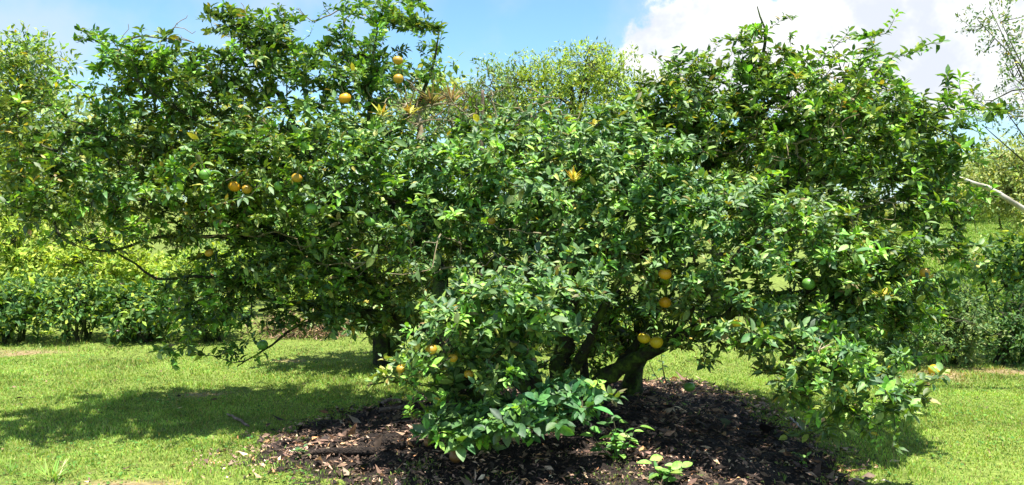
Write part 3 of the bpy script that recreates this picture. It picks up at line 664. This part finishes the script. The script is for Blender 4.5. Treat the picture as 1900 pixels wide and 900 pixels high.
# trees
bush('background_tree', 'yellowish small tree with large drooping leaves at the far left edge', 'tree', 30, 12.5, [(55, 110, 12.5, 75, 50, .7), (20, 170, 12.5, 75, 50, .7), (40, 260, 12.5, 80, 70, .8), (10, 360, 12.5, 70, 80, .8)], 7000, .11, .36, MG + YG + [(.45, .38, .04)], [.15, .2, .15, .05, .15, .12, .05, .08, .05], 'trees behind the orange tree', 21, trunk=[(30, 420, 12.5, .07), (40, 260, 12.5, .05), (50, 140, 12.5, .02)])
bush('background_tree', 'yellow green feathery tree rising behind the dip in the orange crown', 'tree', 1080, 11.5, [(1075, 135, 11.5, 100, 45, .8), (985, 150, 11.6, 90, 55, .8), (1140, 150, 11.4, 65, 55, .7), (1060, 225, 11.5, 150, 75, .9), (1100, 98, 11.5, 60, 20, .5), (930, 215, 11.5, 80, 60, .7)], 17000, .066, .34, YG + MG, [.26, .30, .16, .06, .05, .07, .06, .04], 'trees behind the orange tree', 22, trunk=[(1080, 440, 11.5, .10), (1070, 280, 11.5, .07), (1060, 160, 11.5, .03)], stems_n=9)
bush('background_tree', 'grey green twiggy tree beside a bare pole at the dip in the crown', 'tree', 850, 11.0, [(920, 160, 11.0, 60, 55, .6), (860, 215, 11.0, 85, 60, .7), (790, 215, 11.0, 80, 55, .7)], 3800, .07, .36, MG + [(.13, .14, .07)], [.25, .3, .2, .1, .15], 'trees behind the orange tree', 23, trunk=[(860, 440, 11.0, .08), (865, 300, 11.0, .06), (880, 180, 11.0, .025)], stems_n=9)
bush('background_tree', 'pale tree far behind the left crown, seen through the leaf gaps', 'tree', 230, 14, [(210, 320, 14, 150, 90, 1.0), (120, 420, 14, 120, 80, 1.0), (330, 260, 14, 110, 70, .8), (230, 410, 13.5, 150, 50, .7)], 7500, .10, .4, HAZE_PALE, [.3, .3, .2, .2], 'trees behind the orange tree', 24, trunk=[(230, 440, 14, .08), (225, 330, 14, .05)])
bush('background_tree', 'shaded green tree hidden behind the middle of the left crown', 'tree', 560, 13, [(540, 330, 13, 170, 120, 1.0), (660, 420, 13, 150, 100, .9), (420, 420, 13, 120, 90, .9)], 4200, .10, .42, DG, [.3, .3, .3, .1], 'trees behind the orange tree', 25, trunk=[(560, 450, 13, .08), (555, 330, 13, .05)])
bush('background_tree', 'green tree hidden behind the right half of the crown', 'tree', 1330, 12.5, [(1300, 300, 12.5, 160, 110, 1.0), (1460, 380, 12.5, 150, 100, .9), (1180, 420, 12.5, 140, 100, .9)], 4500, .09, .42, MG, [.3, .3, .25, .15], 'trees behind the orange tree', 26, trunk=[(1330, 450, 12.5, .08), (1320, 310, 12.5, .05)])
bush('wispy_tree', 'wispy small leaved tree against the white cloud at the right edge', 'tree', 1990, 8.6, [(1855, 45, 8.6, 75, 55, .6), (1880, 130, 8.6, 70, 55, .6), (1850, 215, 8.6, 55, 40, .5), (1990, 150, 8.8, 110, 150, .8)], 4600, .045, .4, MG + [(.42, .36, .05)], [.35, .3, .2, .1, .05], None, 27, trunk=[(1985, 430, 8.6, .06), (1960, 250, 8.6, .04), (1930, 80, 8.6, .015)], stems_n=12, trunk_mat='twig')
# shrubs
LB = 'bright shrubs behind the left lawn'
bush('shrub', 'sunlit lime green shrub at the left edge behind the dark hedge', 'shrub', 60, 12.0, [(50, 500, 12, 95, 55, .6), (20, 440, 12, 70, 40, .5)], 4200, .085, .5, YG, [.3, .4, .2, .1], LB, 31)
bush('shrub', 'sunlit lime green shrub under the bare curved bough', 'shrub', 215, 11.8, [(220, 500, 11.8, 105, 55, .6), (160, 475, 11.8, 60, 35, .5)], 4200, .085, .5, YG, [.3, .4, .2, .1], LB, 32)
bush('shrub', 'sunlit green shrub right of the bare curved bough behind hanging leaves', 'shrub', 380, 11.8, [(375, 515, 11.8, 90, 55, .6), (450, 500, 11.8, 70, 50, .5)], 3600, .085, .5, YG + DG, [.25, .25, .1, .1, .05, .05, .1, .1], LB, 33)
bush('shrub', 'lime green shrub seen in the gap under the left limb', 'shrub', 620, 12.5, [(600, 530, 12.5, 80, 55, .6), (720, 530, 12.5, 80, 55, .6)], 3200, .085, .5, YG, [.3, .3, .2, .2], LB, 34)
HG = 'dark hedge shrubs along the left lawn'
for i, (px, dy, ls, lab) in enumerate([(20, 0, .085, 'dark green hedge shrub at the left edge of the lawn'), (140, -12, .07, 'dark hedge shrub second from the left edge of the lawn'), (262, 6, .09, 'green hedge shrub with pinkish flowers left of the hanging branch'), (390, -6, .075, 'dark hedge shrub behind the hanging left branch')]):
    bush('hedge_shrub', lab, 'shrub', px, 10.2, [(px, 580 + dy, 10.2, 70, 44, .5), (px + 26, 540 + dy, 10.3, 45, 32, .4), (px - 30, 555 + dy, 10.3, 40, 36, .4), (px - 35, 606, 10.0, 30, 18, .3)], 2900, ls, .5, DG + YG, [.2, .24, .2, .1, .1, .1, .03, .03], HG, 41 + i, flower=((.52, .26, .30), 16) if i in (2, 3) else None, stems_n=8)
RG = 'small leaved shrubs along the right lawn'
for i, (px, py, lab, c) in enumerate([(1660, 590, 'small leaved shrub tucked behind the low right branches', DG), (1770, 600, 'small leaved shrub above the yellow fruit on the lawn edge', MG), (1880, 600, 'dark based small leaved shrub at the right edge of the lawn', DG)]):
    bush('lawn_shrub', lab, 'shrub', px, 8.7, [(px, py, 8.7, 75, 58, .5), (px + 15, py - 45, 8.8, 55, 35, .4), (px - 10, py + 42, 8.6, 60, 28, .35)], 3600, .052, .48, c, [.3, .35, .25, .1], RG, 51 + i)
bush('broad_leaf_shrub', 'broad leaved green shrub beside the worn track on the right slope', 'shrub', 1850, 9.6, [(1850, 505, 9.6, 60, 40, .4), (1905, 480, 9.6, 60, 60, .4)], 1300, .10, .5, DG + YG, [.2, .25, .2, .1, .1, .1, .05, 0], None, 55)
SG = 'shrubs on the slope behind'
bush('slope_shrub', 'pale yellow green shrub on the slope at the right edge', 'shrub', 1890, 15, [(1890, 315, 15, 75, 60, .9), (1930, 390, 14.5, 70, 50, .8), (1840, 350, 15, 50, 40, .7)], 8500, .09, .42, HAZE_PALE, [.3, .35, .15, .2], SG, 56)
bush('slope_shrub', 'pale green shrub on the slope seen under the right boughs', 'shrub', 1650, 17, [(1640, 420, 17, 90, 40, .9), (1560, 400, 17, 90, 50, .9)], 3600, .10, .42, HAZE_PALE, [.3, .3, .25, .15], SG, 57)
bush('slope_shrub', 'far yellow green thicket at the head of the track on the right', 'shrub', 1790, 27, [(1760, 355, 27, 80, 28, 1.5), (1850, 350, 27, 80, 28, 1.5)], 3600, .15, .45, YG + HAZE_PALE, [.1, .2, .1, .1, .15, .15, .1, .1], SG, 58)
bush('slope_shrub', 'green shrub low behind the centre trunks', 'shrub', 1000, 9.6, [(960, 585, 9.6, 100, 55, .5), (1100, 600, 9.6, 90, 45, .5)], 3600, .08, .45, DG + YG, [.2, .25, .2, .1, .1, .1, .05, 0], SG, 59)
bush('dry_brush', 'brown dry brush pile beyond the lawn under the left limb', 'brush', 570, 10.6, [(520, 612, 10.6, 60, 22, .3), (610, 610, 10.6, 60, 24, .3)], 2200, .09, .16, [(.22, .15, .09), (.32, .22, .13), (.15, .10, .06), (.16, .18, .06)], [.35, .3, .25, .1], None, 60, mt='dry', up=.3)
r = np.random.default_rng(66); nb = 1700; ca = r.uniform(-.85, .85, nb); cD = r.uniform(28, 40, nb); ch = (.8 + 3.6 * vnoise(ca * 60, cD * 0, 5.0, 6) + 1.2 * vnoise(ca * 60, cD * 0, 1.7, 8)) * np.where((ca > .52), .7, 1.0)
C = np.stack([ca * cD, cD, gz(ca * cD, cD) + ch * r.random(nb) ** .6], 1); n = nb * 16; cl = np.repeat(np.arange(nb), 16); P = C[cl] + r.normal(size=(n, 3)) * .42; P[:, 2] = np.maximum(P[:, 2], gz(P[:, 0], P[:, 1]) + .05); le = .34 * (.6 + .7 * r.random(n))
v, t, cc = leaves_geom(P, r.normal(size=(n, 3)), np.array([0, -.2, .8]) + r.normal(size=(n, 3)) * .5, le, le * .5, pick(HAZE_PALE + MG, [.2, .2, .15, .05, .1, .15, .1, .05], n, r) * np.repeat(.7 + .6 * r.random((nb, 1)), 16, 0), TM_CHEAP, 3)
o = link('far_woods', np_mesh('far_woods', v, t, cc), MAT['shrub']); o['kind'] = 'stuff'; tag(o, 'far pale green woods on the rise behind everything', 'woods')
# the second citrus, in the shade behind the left half
rt2 = np.random.default_rng(77)
rt_keep = rt; rt = rt2
T2 = [limb(r_) for r_ in ([(712, 640, 8.7, .10), (700, 600, 8.7, .08), (690, 540, 8.7, .06), (700, 460, 8.7, .04), (720, 380, 8.7, .02)], [(735, 642, 8.7, .08), (760, 590, 8.6, .06), (800, 520, 8.6, .04), (840, 440, 8.6, .015)])]
B2 = [limb(r_) for r_ in ([(690, 540, 8.7, .04), (610, 500, 8.6, .03), (540, 480, 8.6, .012)], [(700, 600, 8.7, .035), (650, 590, 8.5, .025), (600, 560, 8.4, .010)])]
for s in T2: s[0, 2] = gz(s[0, 0], s[0, 1]) - .05; s[0, 3] *= 1.3
lob2 = [(700, 430, 8.7, 120, 80, .8, 1), (820, 440, 8.6, 100, 80, .8, 1), (580, 470, 8.6, 90, 60, .7, 1), (760, 540, 8.4, 80, 50, .6, .9), (640, 540, 8.5, 60, 40, .5, .6), (720, 610, 8.3, 60, 24, .4, .7), (690, 580, 8.2, 80, 40, .4, .8), (600, 590, 8.2, 60, 25, .3, .4)]
ch2 = grow(T2 + B2, lob2, 900, rt2)
p2, d2, n2, l2, w2, c2 = shoot_leaves(ch2, rt2, 7, 11, .085, .46, CIT, CW, .08, FLUSH, np.array([-1.4, 8.7]))
t2 = thing('orange_tree', 'smaller shaded orange tree behind the left limb of the big one', 'tree', (T2[0][0][0], T2[0][0][1], float(gz(T2[0][0][0], T2[0][0][1]))))
for s in T2: v, t = tube_geom(s[:, :3], s[:, 3], 9, lump=.12, r2=rt2); link('trunk', np_mesh('trunk', v, t), MAT['bark'], t2)
for s in B2: v, t = tube_geom(s[:, :3], s[:, 3], 7, lump=.1, r2=rt2); link('limb', np_mesh('limb', v, t), MAT['bark'], t2)
v, t = twig_geom(ch2); o = link('twigs', np_mesh('twigs', v, t), MAT['twig'], t2); o['kind'] = 'stuff'
v, t, c = leaves_geom(p2, d2, n2, l2, w2, c2, TM_CITRUS, 9); o = link('foliage', np_mesh('foliage', v, t, c), MAT['leaf'], t2); o['kind'] = 'stuff'
rt = rt_keep

# ------------------------------------------------------------------ small plants by the bed: every leaf its own piece
def plant(name, label, cat, px, py, D, n_st, h, n_lf, ln, wr, cols, seed, group=None, spread_=.5):
    r = np.random.default_rng(seed); q = A(px, py, D); b = np.array([q[0], q[1], float(top_z(q[0], q[1]))]); e = thing(name, label, cat, b, group)
    for k in range(n_st):
        a = r.random() * 6.28; tip = b + np.array([math.cos(a) * h * spread_ * r.random(), math.sin(a) * h * spread_ * r.random(), h * r.uniform(.6, 1)])
        pl = spline(np.array([b - [0, 0, .03], b * .5 + tip * .5 + r.normal(size=3) * .02, tip]), .04); v, t = tube_geom(pl, np.linspace(.005, .002, len(pl)), 5); link('stem', np_mesh('stem', v, t), MAT['twig'], e)
        for i in range(n_lf):
            f = 1 - i / n_lf * .8; p = pl[int(f * (len(pl) - 1))]; an = 2.4 * i + r.random(); d = np.array([math.cos(an), math.sin(an), .15 + .3 * r.normal()]); L = ln * (.7 + .5 * r.random())
            leaf_piece(e, p, d, np.array([0, -.25, 1]) + r.normal(size=3) * .25, L, L * wr, pick(cols, [1] * len(cols), 1, r)[0], MAT['leaf'], r)
    return e
SP = [(.10, .25, .03), (.14, .31, .035), (.05, .14, .025), (.19, .36, .05)]
PG = 'seedlings in the mulch bed'
plant('citrus_seedling', 'bushy bright green citrus seedling in the mulch right of the front trunk', 'seedling', 1145, 870, 4.98, 6, .24, 8, .085, .55, SP, 71, PG, 1.1)
plant('citrus_seedling', 'low glossy seedling at the bottom edge below the bushy one', 'seedling', 1235, 900, 4.72, 4, .12, 7, .08, .5, SP, 72, PG, 1.4)
plant('citrus_seedling', 'thin dark seedling at the back of the mulch near the right trunk', 'seedling', 1240, 700, 7.3, 3, .42, 6, .06, .5, DG, 73, PG, .6)
plant('citrus_seedling', 'tiny sprout alone on the right part of the mulch', 'seedling', 1488, 872, 5.0, 2, .07, 5, .05, .4, SP, 74, PG, .8)
plant('citrus_seedling', 'small leafy sprout at the left front rim of the mulch', 'seedling', 560, 872, 5.15, 3, .06, 6, .05, .55, DG, 75, PG, 1.2)

# ------------------------------------------------------------------ air plants sitting in the crown
def epiphyte(name, label, px, py, n, ln, wr, cols, seed, D=None, up=.5):
    r = np.random.default_rng(seed)
    if D is None:
        near = np.hypot(cpx - px, cpy - py) < 40; dd = np.sort(cdp[near]); D = dd[int(len(dd) * .06)] if len(dd) > 6 else 6.0
    b = A(px, py, D); e = thing(name, label, 'air plant', b, 'air plants in the crown')
    for i in range(n):
        a = 2.4 * i; d = np.array([math.cos(a), math.sin(a), up + .9 * i / n + .2 * r.normal()]); L = ln * (.6 + .6 * r.random())
        leaf_piece(e, b + r.normal(size=3) * .008, d, np.array([-math.cos(a) * .6, -math.sin(a) * .6, .8]) + r.normal(size=3) * .15, L, L * wr, pick(cols, [1] * len(cols), 1, r)[0], MAT['blade'], r, 'blade')
    return e
YE = [(.42, .38, .05), (.36, .34, .05), (.38, .29, .05)]; BR = [(.24, .14, .06), (.30, .19, .09), (.17, .14, .06), (.22, .22, .07)]
epiphyte('bromeliad', 'orange yellow spiky bromeliad in the centre of the crown', 1065, 336, 16, .10, .14, YE, 81)
epiphyte('bromeliad', 'small pale yellow bromeliad below left of the orange yellow one', 1020, 377, 12, .08, .22, [(.5, .45, .10), (.42, .36, .06)], 82)
epiphyte('bromeliad', 'yellow bromeliad left of the brown clump near the crown dip', 760, 210, 14, .11, .16, YE, 83, 5.95)
epiphyte('bromeliad', 'yellow olive curved bromeliad farthest left near the crown dip', 708, 215, 12, .12, .14, [(.35, .30, .04), (.28, .28, .04)], 84)
epiphyte('bromeliad', 'large reddish brown dried bromeliad clump at the crown dip', 800, 195, 34, .19, .09, BR, 85, 6.15, .35)
epiphyte('bromeliad', 'brown bromeliad clump right of the large dried one at the crown dip', 838, 190, 26, .17, .10, BR, 86, 6.25, .5)
epiphyte('bromeliad', 'bright yellow spiky bromeliad in the lower right crown', 1636, 556, 20, .10, .12, [(.45, .44, .04), (.36, .38, .04)], 87)
epiphyte('tillandsia', 'pale straw tillandsia tuft above the lowest right branch', 1515, 655, 26, .11, .05, [(.40, .34, .22), (.30, .26, .16)], 88)
epiphyte('bromeliad', 'yellow leaf rosette high in the right crown', 1478, 145, 6, .065, .34, YE, 89)
epiphyte('bromeliad', 'yellow leaf rosette at the upper rim right of the crown dip', 1240, 157, 5, .06, .34, YE, 90)
epiphyte('bromeliad', 'yellow leaf rosette at the centre top below the yellow green tree', 1103, 231, 5, .065, .34, YE, 91)
epiphyte('bromeliad', 'yellow leaf spray at the right rim against the sky', 1850, 200, 10, .08, .32, YE, 92, 6.3)

# ------------------------------------------------------------------ dead wood and fallen fruit
def stick(name, label, cat, rows, m, group=None, sides=8, ground=True):
    p = []
    for a_, b_, D, r_ in rows:
        q = A(a_, b_, D)
        if ground: q[2] = float(top_z(q[0], q[1])) + r_ * .8 + .008
        p.append(list(q) + [r_])
    s = spline(np.array(p), .05); s[1:-1, :3] += rng.normal(size=(len(s) - 2, 3)) * .004
    v, t = tube_geom(s[:, :3] - s[0, :3], s[:, 3], sides, lump=.15, r2=rng); o = link(name, np_mesh(name, v, t), MAT[m], None, Vector(s[0, :3])); return tag(o, label, cat, group)
stick('bare_pole', 'pale bare leaning branch at the right edge below the wispy tree', 'branch', [(2010, 450, 7.2, .030), (1900, 388, 7.2, .026), (1860, 364, 7.2, .024), (1822, 345, 7.2, .020), (1760, 325, 7.15, .016), (1712, 314, 7.1, .012)], 'pale', None, 9, False)
stick('bare_pole', 'thin brown bare pole standing at the dip in the crown', 'pole', [(893, 520, 10.4, .04), (894, 400, 10.4, .036), (895, 260, 10.4, .03), (896, 168, 10.4, .02)], 'stick', None, 9, False)
SG2 = 'sticks on the ground'
stick('stick', 'short brown stick lying on the shaded lawn left of the mulch', 'stick', [(422, 774, 6.42, .007), (440, 784, 6.25, .012), (462, 797, 6.04, .009)], 'stick', SG2)
stick('stick', 'long thin branch lying on the left part of the mulch', 'stick', [(703, 783, 6.2, .018), (735, 777, 6.28, .016), (765, 766, 6.4, .012), (800, 757, 6.5, .007)], 'stick', SG2)
stick('stick', 'curved twisted root piece at the back left rim of the mulch', 'stick', [(706, 762, 6.6, .015), (712, 748, 6.75, .018), (730, 740, 6.9, .016), (752, 746, 6.8, .008)], 'stick', SG2)
stick('stick', 'dark half buried log along the front left of the mulch', 'log', [(560, 868, 5.15, .014), (610, 866, 5.18, .022), (680, 867, 5.2, .026), (750, 864, 5.22, .022), (790, 862, 5.24, .01)], 'mulch', SG2, 10)
stick('stick', 'thin twig lying on the mulch right of the front trunk', 'stick', [(1072, 795, 5.9, .006), (1090, 808, 5.75, .007), (1105, 818, 5.6, .005)], 'stick', SG2)
stick('stick', 'pale broken stick leaning in the leaves at the right mulch rim', 'stick', [(1466, 757, 6.3, .009), (1478, 771, 6.1, .011), (1488, 784, 5.95, .008)], 'pale', SG2)
stick('stick', 'reddish twig lying low on the left mulch below the long branch', 'stick', [(722, 812, 5.75, .007), (750, 806, 5.8, .009), (770, 808, 5.78, .006)], 'stick', SG2)
stick('stick', 'curved vine tendril at the bottom of the mulch on the right', 'stick', [(1282, 893, 4.98, .004), (1290, 882, 5.08, .005), (1302, 888, 5.02, .005), (1318, 893, 4.98, .003)], 'stick', SG2)
def on_ground(px, py, D, rad):
    q = A(px, py, D); return (q[0], q[1], float(top_z(q[0], q[1])) + rad * .72)
q = on_ground(1735, 665, 8.15, .05)
fruit_obj(q, 'yellow', .068, 'yellow fallen fruit lying at the lawn edge under the right shrubs', 'orange', 'fallen fruit', stem=False)
for px, py, D, rad, kind, lab in ((846, 880, 5.0, .044, 'rotten', 'brown rotten orange on the mulch at the bottom centre'), (794, 856, 5.2, .028, 'rotten', 'small rotten orange left of the front trunk foot')):
    fruit_obj(on_ground(px, py, D, rad), kind, rad, lab, 'orange', 'fallen fruit', tilt=(1.2, .4, .5), stem=False)

# ------------------------------------------------------------------ litter on the mulch
r = np.random.default_rng(8); n = 34000
x = r.uniform(-2.2, 2.6, n); y = r.uniform(4.4, 8.0, n); b = bed_in(x, y); k = (b > -.03 - .12 * r.random(n) ** 3); x, y = x[k], y[k]; xs = r.uniform(-5, 5, 420); ys = r.uniform(4.6, 9.5, 420); x = np.concatenate([x, xs]); y = np.concatenate([y, ys]); n = len(x)   # and a few blown over the lawn
P = np.stack([x, y, top_z(x, y) + .010 + .016 * r.random(n)], 1); a = r.random(n) * 6.28
D = np.stack([np.cos(a), np.sin(a), r.normal(size=n) * .25], 1); L = np.where(r.random(n) < .16, .04 + .045 * r.random(n), .014 + .024 * r.random(n)); wid = np.where(r.random(n) < .55, .42, .16)
c = pick([(.020, .014, .012), (.052, .034, .026), (.10, .066, .050), (.18, .12, .085), (.36, .27, .19), (.26, .14, .07), (.07, .10, .025)], [.22, .25, .23, .16, .06, .05, .03], n, r)
pale_ = vnoise(x, y, .45, 61) * .6 + vnoise(x, y, .13, 62) * .4; c = c * (.75 + 2.0 * sstep(.35, .75, pale_))[:, None]; L = L * (.7 + .7 * vnoise(x, y, .2, 63)) * (1 + .8 * (r.random(n) < .05))
Nn = np.array([0, 0, 1.0]) + r.normal(size=(n, 3)) * .45
v, t, cc = leaves_geom(P, D, Nn, L, L * wid, c, [leaf_template([(.45, .5)], .5, .15, .3), leaf_template([(.4, .5)], -.4, -.25, -.2), leaf_template([(.5, .5)], .2, .4, .5)], 2)
o = link('leaf_litter', np_mesh('leaf_litter', v, t, cc), MAT['dry']); o['kind'] = 'stuff'; tag(o, 'brown leaf litter and wood chips covering the mulch bed', 'leaf litter')

# ------------------------------------------------------------------ grass
def blades(x, y, h, w, tint, r, lean=.55):
    n = len(x); z = top_z(x, y); a = r.random(n) * 6.28; f = r.random(n) * 6.28
    b = np.stack([x, y, z - .004], 1); s = np.stack([np.cos(a), np.sin(a), np.zeros(n)], 1) * (w * .5)[:, None]
    le = np.stack([np.cos(f), np.sin(f), np.zeros(n)], 1) * (h * lean * (.3 + r.random(n)))[:, None]; u = np.array([0, 0, 1.0]) * h[:, None]
    V = np.stack([b - s, b + s, b + le * .35 + u * .6 - s * .85, b + le * .35 + u * .6 + s * .85, b + le * 1.1 + u * .95], 1).reshape(-1, 3)
    T = (np.array([(0, 1, 3), (0, 3, 2), (2, 3, 4)])[None] + (np.arange(n) * 5)[:, None, None]).reshape(-1, 3)
    return V, T, np.repeat(tint, 5, 0)
r = np.random.default_rng(9); VV, TT, CC, off = [], [], [], 0
def add_grass(n, dlo, dhi, h0, w0):
    global off
    D = 1 / (1 / dhi + r.random(n) * (1 / dlo - 1 / dhi)); D = dlo + (dhi - dlo) * (.35 * r.random(n) + .65 * (D - dlo) / (dhi - dlo))
    x = (r.random(n) * 2 - 1) * (D * .66 + 1.0); y = D
    b = bed_in(x, y); d = dryness(x, y); patch = vnoise(x, y, .28, 41)
    front = (y < 5.0) & (b < .22 + .25 * (vnoise(x, y, .2, 51) - .5)) & (vnoise(x, y, .13, 52) > .55) & (r.random(n) < .6)
    k = ((b < .02 + .06 * r.random(n)) | front | (r.random(n) < .004)) & (r.random(n) > d * .75); x, y, patch, d = x[k], y[k], patch[k], d[k]; n = len(x)
    tall = vnoise(x, y, .5, 43); h = h0 * (.5 + .8 * r.random(n)) * (.65 + .7 * patch) * (1 + .5 * (tall > .72)); w = w0 * (.6 + .8 * r.random(n)) * (y / 6) ** .5
    c = pick([(.18, .30, .045), (.25, .38, .065), (.32, .43, .09), (.41, .45, .15), (.10, .20, .035)], [.25, .32, .24, .09, .10], n, r) * (.62 + .4 * vnoise(x, y, .7, 44) + .4 * vnoise(x, y, .22, 45))[:, None]
    dm = (r.random(n) < (.10 + d * .85))[:, None]; c = np.where(dm, pick([(.34, .28, .10), (.30, .22, .11), (.40, .36, .08)], [.4, .3, .3], n, r), c)
    v, t, cc = blades(x, y, h, w, c, r); VV.append(v); TT.append(t + off); CC.append(cc); off += len(v)
add_grass(305000, 4.3, 11.2, .023, .0062)
n = 16000; D_ = 4.3 + 6.4 * r.random(n) ** 1.3; x = (r.random(n) * 2 - 1) * (D_ * .66 + .8); y = D_; k = (bed_in(x, y) < .03) & (vnoise(x, y, .35, 71) * .6 + vnoise(x, y, .11, 72) * .4 > .55); x, y = x[k], y[k]; n = len(x)
a = r.random(n) * 6.28; L = .016 + .016 * r.random(n)                   # clover and broad leaved weeds in the turf
v, t, cc = leaves_geom(np.stack([x, y, gz(x, y) + .012 + .018 * r.random(n)], 1), np.stack([np.cos(a), np.sin(a), .2 * r.normal(size=n)], 1), np.array([0, 0, 1.0]) + r.normal(size=(n, 3)) * .3, L, L * .75, pick([(.07, .19, .03), (.11, .25, .035), (.17, .32, .05)], [1, 1, .6], n, r), TM_CHEAP, 5)
VV.append(v); TT.append(t + off); CC.append(cc); off += len(v)
# farther lawn on the slope
n = 50000; y = r.uniform(11, 30, n); x = y * r.uniform(.40, .72, n); c = pick([(.15, .28, .03), (.22, .35, .05), (.28, .36, .07)], [.4, .4, .2], n, r); dd_ = dryness(x, y); c = np.where((r.random(n) < dd_ * .9)[:, None], pick([(.32, .24, .12), (.36, .28, .15)], [1, 1], n, r), c)
v, t, cc = blades(x, y, .05 * (.6 + r.random(n)), .02 * (.6 + r.random(n)), c, r); VV.append(v); TT.append(t + off); CC.append(cc); off += len(v)
o = link('grass', np_mesh('grass', np.concatenate(VV), np.concatenate(TT), np.concatenate(CC)), MAT['grass']); o['kind'] = 'stuff'; tag(o, 'short bright green lawn grass around the mulch bed', 'grass')
# long pale blades at the bottom left
def tuft(label, px, py, D, n, h, seed, cols):
    r = np.random.default_rng(seed); q = A(px, py, D); b = np.array([q[0], q[1], float(top_z(q[0], q[1]))]); e = thing('grass_tuft', label, 'grass tuft', b, 'grass tufts on the lawn')
    for i in range(n):
        a = r.random() * 6.28; d = np.array([math.cos(a), math.sin(a), r.uniform(.5, 2.2)]); L = h * r.uniform(.6, 1.2)
        leaf_piece(e, b + np.array([r.normal() * .02, r.normal() * .02, -.005]), d, np.array([-math.cos(a), -math.sin(a), .8]), L, L * .055, pick(cols, [1] * len(cols), 1, r)[0], MAT['grass'], r, 'tuft', 'blade')
tuft('tuft of long pale grass blades at the bottom left corner', 95, 895, 4.85, 34, .16, 61, [(.25, .36, .08), (.40, .46, .20), (.18, .32, .05)])
tuft('smaller long grass tuft at the left edge bottom', 20, 885, 4.95, 22, .11, 62, [(.22, .34, .07), (.16, .30, .04)])

print('triangles', sum(len(o.data.polygons) if len(o.data.polygons) == 0 or o.data.polygons[0].loop_total == 3 else 2 * len(o.data.polygons) for o in scene.objects if o.type == 'MESH'))
